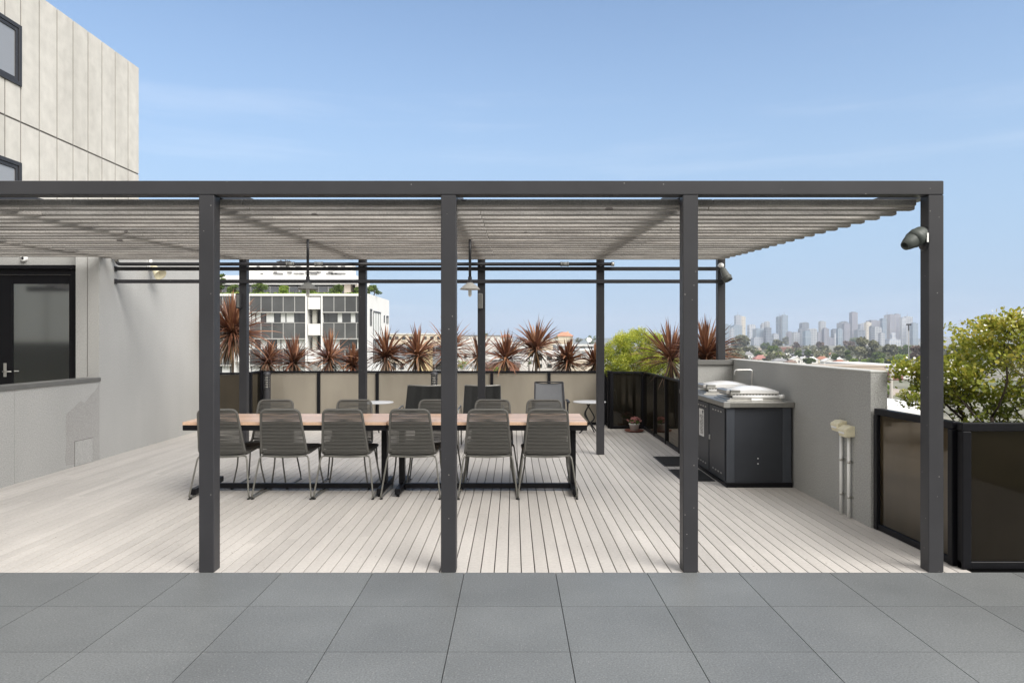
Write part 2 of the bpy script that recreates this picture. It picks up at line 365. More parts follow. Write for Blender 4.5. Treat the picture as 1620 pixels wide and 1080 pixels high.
# concrete tower behind, face turned to the terrace
fb = thing('concrete_building', 'tall pale concrete panel building with dark windows at upper left', 'building', (-11,0,0))
kx = 11*F
ys = [kx/(CX-p) for p in (-230,-205,-180,-150,-125,-95,-70,-48,-20,8,33,62.5,90.5,115.8,139.5,161.5,182.5,202.8,219.5)]
zT = 1.526 + 430*ys[-1]/F; zJ = EYE + (538-276)*ys[-1]/F; zJ2 = zJ - 3.05
winY = (ys[4], ys[10]); wz1 = (EYE+(538-138)*ys[10]/F, EYE+(538-42)*ys[10]/F); wz2 = (wz1[0]-3.05-.0, wz1[1]-3.05)
t = MB(); t.box((-9,ys[0]-6,-18),(-.018,ys[-1]-.01,zT-.02), 1)
for i in range(len(ys)-1):
    for (za, zb) in ((zJ,zT),(zJ2,zJ),(-18,zJ2)):
        a, b = ys[i]+.022, ys[i+1]-.022 if i < len(ys)-2 else ys[i+1]
        segs = [(za+.022, zb-.0 if zb == zT else zb-.022)]
        if ys[i] >= winY[0]-.01 and ys[i+1] <= winY[1]+.01:
            for (u, v) in (wz1, wz2):
                ns = []
                for (p, q) in segs:
                    if v <= p or u >= q: ns.append((p, q))
                    else:
                        if u > p: ns.append((p, u))
                        if v < q: ns.append((v, q))
                segs = ns
        for (p, q) in segs: t.box((-.0175,a,p),(0,b,q), 0, rnd.random())
t.build('panel_wall', [M_conc, M_joint], fb)
for (u, v) in (wz1, wz2):
    f = MB(); a, b = winY
    f.bbox((-.04,a,u),(.03,a+.08,v)); f.bbox((-.04,b-.09,u),(.03,b,v)); f.bbox((-.04,a+.081,v-.09),(.03,b-.091,v)); f.bbox((-.04,a+.081,u),(.03,b-.091,u+.09))
    f.bbox((-.04,b-.18,u+.091),(.012,b-.092,v-.091)); f.bbox((-.04,a+.082,v-.17),(.012,b-.181,v-.092)); f.bbox((-.04,a+.082,u+.092),(.012,b-.181,u+.16))
    fo = f.build('window', M_char, fb)
    f = MB(); f.box((-.028,a+.083,u+.161),(-.01,b-.182,v-.171)); f.build('pane', mat('sky_lit_pane', (.30,.31,.33), .12, var=.1, vscale=.3, spec=.8), fo)

# building behind the camera (seen only mirrored in the glass)
bb = thing('panel_building', 'pale panelled building behind the terrace seen mirrored in the door glass', 'building', (0,-7.0,0))
t = MB()
for i in range(-22, 14): t.box((i*1.2+.04,-.1,1.45),(i*1.2+1.16,0,5.4), 0, rnd.random())
t.box((-26.4,-.6,-.3),(16.8,-.11,5.38), 1); t.build('panel_wall', [mat('warm_panel', (.62,.58,.48), .85, var=.1), M_joint], bb)
t = MB(); t.box((-26.4,-.1,-.3),(16.8,-.03,1.44)); t.build('lower_glazing', mat('brown_glazing', (.06,.052,.035), .2, var=.2), bb)

# ------------------------------------------------------------------ right wall, far wall
wr = thing('boundary_wall', 'grey textured wall running behind the barbecue counter', 'wall', (2.91,5.82,0))
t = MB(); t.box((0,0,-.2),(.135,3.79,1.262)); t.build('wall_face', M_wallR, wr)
t = MB(); t.bbox((-.004,-.004,1.263),(.139,3.79,1.277),.003); t.build('top_edge', mat('pale_coping', (.55,.55,.52), .7, var=.12), wr)
w2 = thing('end_wall', 'short grey wall with dark capping behind the barbecue counter', 'wall', (2.27,9.47,0))
t = MB(); t.box((0,0,-.2),(.636,.14,1.20)); t.build('wall_face', M_wallR, w2)
t = MB(); t.bbox((-.01,-.03,1.20),(.70,.16,1.262),.005); t.build('capping', M_cap, w2)

# ------------------------------------------------------------------ glass balustrades
def screen(name, label, A, B, stations, ztop, glass, fw=.055, base=.04, railh=.035, rail_mat=M_black, panebase=.05, postw=None):
    """upright glass screen from A to B (xy); stations = fractions where posts stand"""
    A = Vector(A); B = Vector(B); L = (B-A).length; ang = math.atan2(B.y-A.y, B.x-A.x)
    th = thing(name, label, 'glass screen', (A.x,A.y,0), ang)
    t = MB(); t.bbox((0,-.03,ztop-railh),(L,.03,ztop),.004); t.build('top_rail', rail_mat, th)
    t = MB(); t.bbox((0,-.025,0),(L,.025,panebase),.004); t.build('bottom_rail', rail_mat, th)
    pw_ = postw or fw
    xs = [min(max(s*L, pw_/2), L-pw_/2) for s in stations]
    for x in xs:
        t = MB(); t.bbox((x-pw_/2,-.035,0.001),(x+pw_/2,.028,ztop-railh-.001),.004); t.build('post', rail_mat, th)
    for a, b in zip(xs[:-1], xs[1:]):
        t = MB(); t.box((a+pw_/2+.002,-.006,panebase+.002),(b-pw_/2-.002,.006,ztop-railh-.002)); t.build('glass_pane', glass, th)
    return th
GY = 12.9
def st(pxs, Y, xa, xb): return [(wx(p,Y)-xa)/(xb-xa) for p in pxs]
xa, xb = wx(414,GY), wx(958,GY)
screen('glass_screen', 'long frosted beige glass screen along the back of the deck', (xa,GY), (xb,GY), st((414,504.5,597,687,778,868.5,958),GY,xa,xb), wz(586.5,GY), M_frost)
YL = 12.2; xl = wx(391,YL)
screen('glass_screen', 'short frosted screen beside the tall left wall', (-5.3,YL), (xl,YL), (0,1), wz(589,YL), M_bronze)
screen('glass_screen', 'smoked return screen at the back left corner', (xl+.03,YL+.03), (xa-.01,GY-.03), (0,1), wz(588.5,YL), M_dkglass)
YR = 12.35; xr1, xr2 = wx(965,YR), 2.26
screen('glass_screen', 'dark glass screen behind the white flower pot', (xr1,YR), (xr2,YR), (0,1), wz(587.5,YR), M_dkglass)
screen('glass_screen', 'narrow return screen between beige and dark glass', (xb+.03,GY-.03), (xr1-.0,YR+.035), (0,1), wz(587,YR), M_dkglass)
L_ = YR-9.62
screen('glass_screen', 'dark reflective glass screen running from flower pot to end wall', (xr2,YR-.035), (xr2,9.62), [(YR-.03-y)/(YR-.035-9.62) for y in (YR-.04,11.35,10.5,9.64)], .985, M_dkglass, railh=.025, fw=.035)
screen('glass_screen', 'bronze glass screen beside the end of the textured wall', (2.955,5.80), (3.0,4.832), (0,1), .975, M_bronze, fw=.05, railh=.05)
screen('glass_screen', 'smoked glass screen at the right edge of the terrace', (2.99,4.79), (5.3,4.79), (0,.48,1), .975, M_blkglass, fw=.06, railh=.055)
# planters (dark troughs with soil) behind the screens
def planter(label, a, b, h):
    th = thing('planter_box', label, 'planter', ((a[0]+b[0])/2,(a[1]+b[1])/2,0))
    x, y = (b[0]-a[0])/2, (b[1]-a[1])/2
    t = MB(); w_ = .03
    t.box((-x,-y,-.2),(x,-y+w_,h)); t.box((-x,y-w_,-.2),(x,y,h)); t.box((-x,-y+w_,-.2),(-x+w_,y-w_,h)); t.box((x-w_,-y+w_,-.2),(x,y-w_,h)); t.build('trough', M_chard, th)
    t = MB(); t.box((-x+w_,-y+w_,-.1),(x-w_,y-w_,h-.05)); t.build('soil', M_soil, th)
planter('long trough of red leaved plants behind the beige glass', (-4.5,13.05), (1.6,13.65), .32)
planter('trough in the back left corner beside the tall wall', (-5.28,12.28), (-4.62,12.84), .30)
planter('trough of lime green shrub behind the dark glass corner', (1.75,12.42), (3.1,13.4), .55)
planter('trough behind the dark side glass near the end wall', (2.30,9.70), (3.1,12.3), .62)
planter('trough holding the golden shrub behind the right screens', (3.012,4.80), (5.2,6.3), .56)

# ------------------------------------------------------------------ pergola
pg = thing('pergola', 'charcoal steel pergola with weathered slatted roof over the dining tables', 'pergola', (0,4.70,0))
PX = [-2.018 + 1.592*k for k in range(-3, 4)]; PX[-1] += .023
zb = 2.482; zt_ = 2.574
t = MB(); t.bbox((-9.5,0,zb),(PX[-1]+.05,.10,zt_),.004); t.build('front_beam', M_char, pg)
for k, x in enumerate(PX[2:]):
    t = MB(); t.bbox((x-.05,0,0.0),(x+.05,.10,zb-.001),.004)
    t.build('post', M_char, pg)
BYo = 9.54-4.70
for x in PX[2:]:
    if x < -3.7: continue
    t = MB(); z0 = 0.0 if x < 2.5 else 1.263
    t.bbox((x-.05,BYo,z0),(x+.05,BYo+.10,2.70),.004); t.build('post', M_char, pg)
t = MB(); t.bbox((PX[2]-.05,BYo,2.701),(PX[-1]+.05,BYo+.1,2.79),.004); t.build('rear_beam', M_char, pg)
sl = .0362
for x in PX:   # rafters above the slats, rising to the back
    t = MB(); y0, y1 = .101, BYo-.001 if x > -5 else 4.5
    za = EYE+.9565+.0; zc = za + sl*(y1-y0)
    t.add([(x-.05,y0,za),(x+.05,y0,za),(x+.05,y1,zc),(x-.05,y1,zc),(x-.05,y0,za+.09),(x+.05,y0,za+.09),(x+.05,y1,zc+.09),(x-.05,y1,zc+.09)],
          [(0,3,2,1),(4,5,6,7),(0,1,5,4),(1,2,6,5),(2,3,7,6),(3,0,4,7)])
    t.build('rafter', M_char, pg)
slY = [4.835] + [4.953+.2345*i for i in range(20)]
for i, Y in enumerate(slY):
    z0 = EYE + .902 + (Y-4.953)*sl + (.011 if i == 0 else 0) + rnd.uniform(-.0015,.0015); y = Y-4.70
    xL = -8.2 if Y < 9.10 else -5.29
    if i == 0: xR = PX[-1]-.052
    else: xR = 2.785
    t = MB(); xs_ = [xL]
    while xs_[-1] < xR - 3.4: xs_.append(xs_[-1] + rnd.choice((1.592,3.184)))
    xs_.append(xR)
    for a, b in zip(xs_[:-1], xs_[1:]):
        dz = rnd.uniform(-.001,.001); t.bbox((a+.001,y,z0+dz),(b-.001,y+.062,z0+.043+dz),.004,0,rnd.random())
    t.build('slat', M_slat, pg)
# rails along the back posts
for (py, lab, i) in ((425,'upper',0),(445,'lower',1)):
    z = wz(py,9.5)
    r = thing('cross_rail', '%s dark flat rail fixed across the back pergola posts' % lab, 'rail', (-5.298,9.50,z))
    t = MB(); t.bbox((0,0,-.024),(5.298+PX[-1]+.03,.038,.024),.004); t.build('bar', M_char, r)
    t = MB(); t.bbox((-.0,-.012,-.034),(.012,.05,.034),.003); t.build('wall_plate', M_chard, r)
pz = wz(418,9.46)
pp = thing('service_pipe', 'round dark pipe with couplings running above the flat rails', 'pipe', (-5.24,9.44,pz))
xe = wx(970,9.46)+5.24
t = MB(); t.tube(rounded([(.0,0,.14),(.0,0,0),(.4,0,0),(xe,0,0)],.06,5), .023, 10); t.build('pipe_run', M_chard, pp)
for p in (460,505,893):
    x = wx(p,9.46)+5.24; t = MB(); t.tube([(x-.04,0,0),(x+.04,0,0)], .028, 10); t.tube([(x-.055,0,0),(x-.035,0,0)], .031, 10); t.tube([(x+.035,0,0),(x+.055,0,0)], .031, 10); t.build('coupling', M_cap, pp)
t = MB(); t.tube([(xe-.03,0,0),(xe+.01,0,0)], .029, 12); t.build('end_cap', M_steelm, pp)
t = MB(); t.tube([(0,0,.03),(0,0,.09)], .027, 10); t.build('elbow_joint', M_steelm, pp)
for x in PX[3:6]:
    t = MB(); t.tube([(x+5.24,0,0),(x+5.24,.1,0)], .022, 8); t.build('pipe_clip', M_whitep, pp)
# small boxes on the back posts
for (px, lab) in ((378,'slim grey box on the back post nearest the left wall'),(760,'slim grey box on the middle back post')):
    b = MB(); Y = 9.50; p = P(px, 476, Y); b.bbox((-.03,-.03,-.1),(.03,.036,.1),.006)
    th = thing('switch_box', lab, 'switch box', p); b.build('case', M_steelm if px > 500 else M_char, th)
    b = MB(); b.box((-.018,-.034,-.085),(.018,-.031,.085)); b.build('cover_plate', M_cap, th)

# pendant lamps
def pendant(label, x, m_shade):
    Y = 7.0; zt0 = EYE+.902+(Y-4.953)*sl + .06; th = thing('pendant_lamp', label, 'lamp', (x,Y,zt0), group='pendant lamps under the pergola')
    zs = wz(458,Y)-zt0
    t = MB(); t.tube([(0,0,0),(0,0,zs+.12)], .0135, 10); t.build('rod', M_chard, th)
    t = MB(); t.lathe([(.0,.125),(.019,.125),(.019,.085),(.026,.083),(.026,.068),(.034,.062)], c=(0,0,zs), n=16); t.build('socket_cap', M_chard, th)
    t = MB(); t.lathe([(.030,.066),(.036,.058),(.055,.046),(.078,.026),(.097,.006),(.1015,0),(.096,.002),(.076,.021),(.052,.040),(.02,.05)], c=(0,0,zs), n=28); t.build('lamp_shade', m_shade, th)
    t = MB(); t.lathe([(.014,.045),(.017,.02),(.017,-.05),(.012,-.068),(0,-.072)], c=(0,0,zs), n=12); t.build('bulb', mat('bulb_glass', (.75,.75,.72), .15, spec=.8), th)
pendant('grey metal pendant lamp hanging over the left dining table', wx(487,7.0), mat('grey_shade', (.15,.15,.14), .45, var=.15))
pendant('pale metal pendant lamp hanging near the middle front post', wx(743.5,7.0), mat('pale_shade', (.38,.37,.34), .45, var=.15))

# flood lights
fl = thing('floodlight', 'dark bullet floodlight clamped to the right front post', 'floodlight', (PX[-1]-.05,4.75,wz(378,4.75)))
t = MB(); My = Matrix.Rotation(R(-90),3,'Y')
t.lathe([(0,.018),(.05,.018),(.062,.010),(.066,0)], M=Matrix.Scale(1.25,3,(0,0,1))@My, n=18); t.build('mount_plate', M_chard, fl)
t = MB(); dirv = Vector((-.80,-.25,-.52)).normalized(); Mq = dirv.to_track_quat('Z','Y').to_matrix()
t.lathe([(0,-.05),(.035,-.045),(.052,-.02),(.057,.02),(.053,.07),(.043,.115),(.030,.150),(.026,.150),(.03,.12),(0,.11)], c=(-.035,-.01,.025), M=Mq, n=20); t.lathe([(.0575,.018),(.060,.022),(.056,.072),(.050,.07)], c=(-.035,-.01,.025), M=Mq, n=20); t.build('lamp_head', mat('green_grey_metal', (.07,.08,.072), .5, var=.15), fl)
t = MB(); t.box((-.021,-.069,-.03),(-.010,-.064,.03)); t.build('label_plate', M_whitep, fl)
f2 = thing('spotlight', 'conical spotlight with pale knuckle on the rear right post', 'spotlight', (wx(1141,9.5),9.52,wz(420,9.5)))
t = MB(); t.lathe([(0,.05),(.03,.045),(.036,.02),(.036,-.02)], M=Mx, n=16); t.build('mount', M_whitep, f2)
t = MB(); dv = Vector((.30,-.35,-.85)).normalized(); Mq = dv.to_track_quat('Z','Y').to_matrix()
t.lathe([(0,.0),(.03,.01),(.04,.03),(.052,.12),(.060,.15),(.062,.2),(.056,.2),(.05,.18),(0,.17)], c=(.0,-.05,-.03), M=Mq, n=20); t.lathe([(.061,.145),(.067,.147),(.067,.158),(.061,.16)], c=(0,-.05,-.03), M=Mq, n=20); t.build('lamp_head', mat('bronze_grey_metal', (.10,.105,.095), .45, var=.2), f2)
f3 = thing('spotlight', 'cream spotlight on the tall left wall behind the pipes', 'spotlight', (-5.30,10.4,wz(418,10.2)))
t = MB(); t.bbox((0,-.07,-.03),(.05,.07,.03),.01); t.tube([(.025,0,.0),(.025,0,.10)],.022,10); t.build('mount', M_whitep, f3)
t = MB(); dv = Vector((.55,-.25,-.5)).normalized(); Mq = dv.to_track_quat('Z','Y').to_matrix()
t.lathe([(0,.0),(.04,.01),(.045,.07),(.085,.20),(.088,.22),(.08,.215),(0,.17)], c=(.05,0,.0), M=Mq, n=20); t.build('lamp_head', M_cream, f3)

# ------------------------------------------------------------------ dining tables
def table(label, x0, x1, legs):
    y0, y1, zt = 6.87, 7.66, .740
    th = thing('dining_table', label, 'table', ((x0+x1)/2,(y0+y1)/2,0), group='two long wooden dining tables')
    cx, cy = (x0+x1)/2, (y0+y1)/2; hx, hy = (x1-x0)/2, (y1-y0)/2
    t = MB(); nb = 7; bw = 2*hy/nb
    for i in range(nb): 
        u = -hx
        while u < hx-.01:
            l = min(hx, u+rnd.choice((.45,.7,.95))); l = hx if hx-l < .2 else l
            t.bbox((u,-hy+i*bw+.0006,zt-.030),(l-.0004,-hy+(i+1)*bw-.0006,zt),.0012,0,rnd.random()); u = l
    t.build('tabletop', M_wood, th)
    t = MB(); z0, z1 = zt-.082, zt-.0305
    t.bbox((-hx,-hy,z0),(hx,-hy+.03,z1)); t.bbox((-hx,hy-.03,z0),(hx,hy,z1)); t.bbox((-hx,-hy+.031,z0),(-hx+.03,hy-.031,z1)); t.bbox((hx-.03,-hy+.031,z0),(hx,hy-.031,z1)); t.build('apron', M_black, th)
    for lx in legs:
        lx -= cx
        t = MB(); t.bbox((lx-.027,-.05,.081),(lx+.027,.05,z0-.001)); t.bbox((lx-.027,-.30,z0+.002),(lx+.027,.30,z0+.045)); t.build('leg', M_black, th)
        t = MB(); t.bbox((lx-.027,-hy+.09,.022),(lx+.027,hy-.02,.080)); 
        for yy in (-hy+.12, hy-.06): t.lathe([(0,0),(.018,0),(.018,.022)], c=(lx,yy,0), n=10)
        t.build('foot', M_black, th)
    t = MB(); t.bbox((legs[0]-cx+.028,-.025,.026),(legs[1]-cx-.028,.025,.076)); t.build('stretcher', M_black, th)
table('long wooden table with black steel frame on the left', -3.18, -1.222, (-3.12,-1.305))
table('long wooden table with black steel frame on the right', -1.208, .711, (-1.128,.605))

# ------------------------------------------------------------------ woven dining chairs
def chair_proto():
    th = thing('woven_chair', 'x', 'chair', (0,0,0), group='olive grey cord chairs at the dining tables')
    TB = Vector((0,-.30,.87)); top_w, bot_w, fr_w = .182, .222, .232
    path = [(-top_w,-.30,.862),(top_w,-.30,.862),(bot_w,-.172,.425),(fr_w,.30,.448),(-fr_w,.30,.448),(-bot_w,-.172,.425)]
    loop = rounded(path, .055, 5, True)
    t = MB(); t.tube(loop, .0125, 8, True); t.build('shell_frame', M_cord, th)
    t = MB(); rr = random.Random(3); N_ = 30
    for i in range(N_):
        f = (i+1.2)/(N_+1.0); z = .862-.437*f; y = -.30+.128*f; hw = top_w+(bot_w-top_w)*f
        if f > .95: hw -= .02
        for off in (-.009,.009):
            j = rr.uniform(-.0012,.0012)
            pts = [(-hw,y,z+j),(-hw*.92,y+off,z+j),(0,y+off+.010,z-j),(hw*.92,y+off,z+j),(hw,y,z+j)]
            t.tube(pts, .0052, 5, cap=False)
    t.build('backrest', M_cord, th)
    t = MB(); N_ = 32
    for i in range(N_):
        f = (i+.6)/N_; y = -.172+.472*f; z = .425+.023*f; hw = bot_w+(fr_w-bot_w)*f
        for off in (-.008,.008): t.tube([(-hw,y,z),(-hw*.9,y,z+off-.004),(0,y,z+off-.016),(hw*.9,y,z+off-.004),(hw,y,z)], .0056, 5, cap=False)
    t.build('seat', M_cord, th)
    t = MB(); t.tube([(-.215,-.165,.405),(-.11,-.17,.396),(0,-.172,.392),(.11,-.17,.396),(.215,-.165,.405)], .0075, 6); t.tube([(-.22,.24,.432),(0,.24,.425),(.22,.24,.432)], .0075, 6); t.build('crossbar', M_leg, th)
    for s in (-1,1):
        p = rounded([(s*.205,-.155,.404),(s*.236,-.175,.396),(s*.287,-.262,.0115),(s*.274,.262,.0115),(s*.232,.232,.25),(s*.222,.24,.436)], .05, 5)
        t = MB(); t.tube(p, .0082, 8); lg = t.build('leg', M_leg, th)
        t = MB()
        for y in (-.245,.245): t.box((s*.281-.011,y-.02,0),(s*.281+.011,y+.02,.009))
        t.build('rubber_foot', M_rub, lg)
    return th
proto = chair_proto()
near = [(343,0,'near side chair half hidden behind the left front post'),
        (443,0,'near side cord chair second from the left along the table'),
        (541.5,0,'near side cord chair just left of the table joint'),
        (649,-.2,'near side cord chair just left of the middle front post'),
        (770.5,.3,'near side cord chair just right of the middle front post'),
        (866,0,'near side cord chair at the right end of the table')]
first = True
CHY = 7.11
for px, a, lab in near:
    a += rnd.uniform(-1.4,1.4)
    x = wx(px-0, 6.81); 
    if first: o = proto; o.location = (x,CHY,0); o.rotation_euler = (0,0,R(a)); o['label'] = lab; first = False
    else: o = dup(proto, (x,CHY,0), R(a), lab)
far = [(438,1.5,'far side chair behind the second near chair from the left'),
       (560.5,-1,'far side chair in front of the small round white table'),
       (692,2,'far side chair half hidden by the middle front post'),
       (778,-2,'far side chair before the right black rope armchair'),
       (861.5,1,'far side chair before the grey sling recliner')]
for px, a, lab in far: dup(proto, (wx(px,7.9),7.60,0), R(180+a), lab)

# ------------------------------------------------------------------ lounge chairs at the back
def rope_chair(label, x, Y, w=.27):
    th = thing('rope_armchair', label, 'armchair', (x,Y,0), group='black rope armchairs by the beige glass')
    t = MB()
    for s in (-1,1):
        t.tube(rounded([(s*(w-.02),.36,.86),(s*w,.10,.36),(s*w,-.36,.40)],.08,4), .011, 8)
        t.tube(rounded([(s*(w+.035),.30,.0),(s*(w+.035),.22,.58),(s*(w+.04),-.25,.56),(s*(w+.03),-.34,0)],.06,4), .011, 8)
    t.tube([(-w+.02,.36,.86),(0,.385,.845),(w-.02,.36,.86)], .011, 8); t.tube([(-w,-.36,.40),(w,-.36,.40)], .011, 8)
    t.build('frame', M_steelm, th)
    t = MB(); n = 44
    for i in range(n):
        f = (i+.5)/n; z = .855-.49*f; y = .36-.255*f; pts = []
        for k in range(13):
            u = -1+2*k/12; pts.append((u*(w-.01*(1-f)), y - .014 + .012*math.cos(u*math.pi*3.5) + .02*(1-u*u), z-.015*(1-u*u)*(1-f)))
        t.tube(pts, .0072, 5, cap=False)
    t.build('backrest', M_rope, th)
    t = MB()
    for i in range(40):
        f = (i+.5)/40; y = .10-.45*f; z = .365+.035*f
        t.tube([(-w,y,z),(0,y,z-.03),(w,y,z)], .0062, 4, cap=False)
    t.build('seat', M_rope, th)
rope_chair('wide black rope armchair left of the middle front post', wx(676,10.55), 10.2, .30)
rope_chair('black rope armchair behind the middle rear post', wx(763.5,10.55), 10.2, .275)
sc = thing('sling_recliner', 'grey fabric sling recliner standing against the beige glass', 'recliner', (wx(868.5,11.1),10.75,0))
t = MB(); w_ = .235
for s in (-1,1):
    t.tube(rounded([(s*(w_-.02),.37,.875),(s*w_,.08,.36),(s*w_,-.40,.40)],.06,4), .013, 8)
    t.tube([(s*(w_+.025),.30,0),(s*(w_+.025),-.12,.60)], .012, 8); t.tube([(s*(w_+.03),-.38,0),(s*(w_+.03),.10,.60)], .012, 8)
t.tube([(-w_+.02,.37,.875),(w_-.02,.37,.875)], .011, 8); t.tube([(-w_,-.4,.4),(w_,-.4,.4)], .011, 8); t.build('frame', M_char, sc)
t = MB(); vs = []; fs = []
for (y, z, ww) in ((.37,.87,w_-.02),(.30,.73,w_-.015),(.21,.57,w_-.01),(.09,.385,w_),(0,.37,w_),(-.2,.36,w_),(-.39,.39,w_)):
    for k in range(7):
        u = -1+k/3; vs.append((u*ww, y+.02*(1-u*u), z-.02*(1-u*u)))
for i in range(6):
    for k in range(6): fs.append((i*7+k,i*7+k+1,(i+1)*7+k+1,(i+1)*7+k))
vs2 = [(a,b+.004,c-.004) for a,b,c in vs]; t.add(vs, fs, smooth=True); t.add(vs2, [f[::-1] for f in fs], smooth=True); t.build('sling', M_sling, sc)
for s in (-1,1):
    t = MB(); t.bbox((s*(w_+.03)-.022,-.22,.60),(s*(w_+.03)+.022,.22,.625),.008); t.build('armrest', M_char, sc)

def side_table(label, px, Y, cross):
    th = thing('side_table', label, 'side table', (wx(px,Y),Y,0), group='small round tables near the beige glass')
    t = MB(); t.lathe([(0,.508),(.262,.508),(.27,.513),(.27,.522),(.262,.526),(0,.526)], n=36); t.build('tabletop', mat('pale_grey_top', (.56,.57,.58), .35, var=.06), th)
    if cross: segs = [((.02,0,.505),(-.10,-.05,.32),(.14,-.16,0)),((.02,.05,.505),(-.07,.06,.33),(.10,.18,0)),((-.05,0,.5),(.1,.02,.25),(-.16,.05,0))]
    else: segs = [((0,0,.505),(0,0,.33),(.17,-.12,0)),((0,0,.505),(0,0,.33),(-.17,-.12,0)),((0,0,.505),(0,0,.33),(0,.2,0))]
    for s in segs: t = MB(); t.tube(rounded(s,.06,4), .011, 8); t.build('leg', M_chard, th)
side_table('pale round side table left of the rope armchairs', 596, 11.6, False)
side_table('pale round side table right of the grey recliner', 932.5, 11.7, True)

def bollard(label, px, Y):
    th = thing('bollard_light', label, 'bollard light', (wx(px,Y),Y,0), group='louvred bollard lights')
    z = wz(587.5,Y); r = .062
    t = MB(); t.lathe([(r,0),(r,z-.30)], n=20); t.lathe([(0,z-.3),(r,z-.3)], n=20); t.build('post', M_char, th)
    t = MB(); t.lathe([(r+.004,z-.055),(r+.004,z-.04),(r*.9,z-.02),(r*.55,z-.004),(0,z)], n=20); t.lathe([(0,z-.055),(r+.004,z-.055)], n=20); t.build('dome_cap', M_char, th)
    t = MB()
    for k in range(6): zz = z-.292+k*.041; t.lathe([(r*.7,zz+.012),(r,zz),(r,zz+.007),(r*.7,zz+.018)], n=20)
    for a in (0,90,180,270): t.box((-.006,r-.012,z-.3),(.006,r+.002,z-.055), M=Matrix.Rotation(R(a+45),4,'Z'))
    t.build('louvres', M_char, th)
    t = MB(); t.lathe([(r*.62,z-.3),(r*.62,z-.056)], n=16); t.build('lamp_core', mat('opal_lens', (.85,.83,.75), .5), th)
bollard('louvred bollard light in the back left corner of the deck', 422.5, 12.55)
bollard('louvred bollard light left of the middle front post', 687, 12.3)

# flower pot on saucer
fp = thing('flower_pot', 'small white pot of dull pink flowers before the dark glass', 'flower pot', (wx(1003.5,11.95),11.95,0.012))
t = MB(); t.lathe([(0,.004),(.066,.004),(.085,.105),(.092,.107),(.094,.128),(.084,.128),(.078,.11),(0,.108)], n=24); t.build('pot', M_white, fp)
t = MB(); rr = random.Random(5)
for i in range(46):
    a = rr.uniform(0,6.28); r_ = rr.uniform(0,.115); z = .165+.05*(1-(r_/.115)**2)+rr.uniform(-.02,.02); c = Vector((r_*math.cos(a), r_*math.sin(a), z))
    t.lathe([(0,.012),(.012,.008),(.017,-.002),(.006,-.012)], c=c, n=7, smooth=False)
t.build('blossoms', M_pink, fp)
t = MB()
for i in range(60):
    a = rr.uniform(0,6.28); r_ = rr.uniform(.02,.10); c = Vector((r_*math.cos(a), r_*math.sin(a), .13+rr.uniform(0,.04))); u = Vector((rr.uniform(-1,1),rr.uniform(-1,1),rr.uniform(-.3,.6))).normalized()*.02; v = u.orthogonal().normalized()*.014
    t.add([c-u-v,c+u-v,c+u+v,c-u+v], [(0,1,2,3)], 0, rr.random())
t.build('foliage', M_green, fp)
sa = thing('pot_saucer', 'terracotta saucer under the white flower pot', 'saucer', (wx(1003.5,11.95),11.95,0))
t = MB(); t.lathe([(0,0),(.12,0),(.165,.022),(.165,.03),(.155,.03),(.12,.010),(0,.010)], n=28); t.build('dish', M_terra, sa)

# rubber mats
for (x0, x1, y0, y1, lab) in ((1.825,2.19,7.74,8.42,'black ribbed mat nearest the barbecue cabinet corner'),(1.83,2.19,8.66,9.36,'black ribbed mat beyond the first, partly behind the front post')):
    th = thing('rubber_mat', lab, 'mat', ((x0+x1)/2,(y0+y1)/2,0), group='black ribbed rubber mats by the barbecue')
    hx, hy = (x1-x0)/2, (y1-y0)/2
    t = MB(); t.bbox((-hx,-hy,0),(hx,hy,.008),.003); t.build('base', M_rub, th)
    t = MB(); k = -hy+.03
    while k < hy-.03: t.bbox((-hx+.02,k,.0085),(hx-.02,k+.02,.015),.003); k += .04
    t.build('ribs', M_rub, th)

# ------------------------------------------------------------------ barbecue bench
bq = thing('barbecue_bench', 'dark steel barbecue cabinet with stainless counter beside the textured wall', 'barbecue', (2.21,7.41,0))
LQ = 1.98; WQ = .685
t = MB(); t.bbox((.012,.012,.035),(WQ-.004,LQ,.828),.003); t.build('cabinet', M_cab, bq)
t = MB(); t.box((0.002,.002,0),(WQ,LQ,.034)); t.bbox((-.012,-.004,.030),(WQ,.010,.05),.003); t.build('plinth', M_black, bq)
for x in (.0,.585):
    t = MB(); t.bbox((x,.0,.052),(x+.085,.0115,.828),.003); t.build('corner_strip', mat('blue_grey_strip', (.055,.062,.075), .4, var=.15), bq)
t = MB(); t.bbox((-.03,-.03,.83),(WQ+.012,LQ,.884),.004); t.build('countertop', M_steelm, bq)
t = MB(); t.box((-.024,-.024,.8842),(WQ+.008,LQ-.01,.8862)); t.build('counter_sheet', M_steel, bq)
t = MB(); t.bbox((-.034,-.034,.828),(.03,.0,.887),.003); t.build('corner_cap', M_steel, bq)
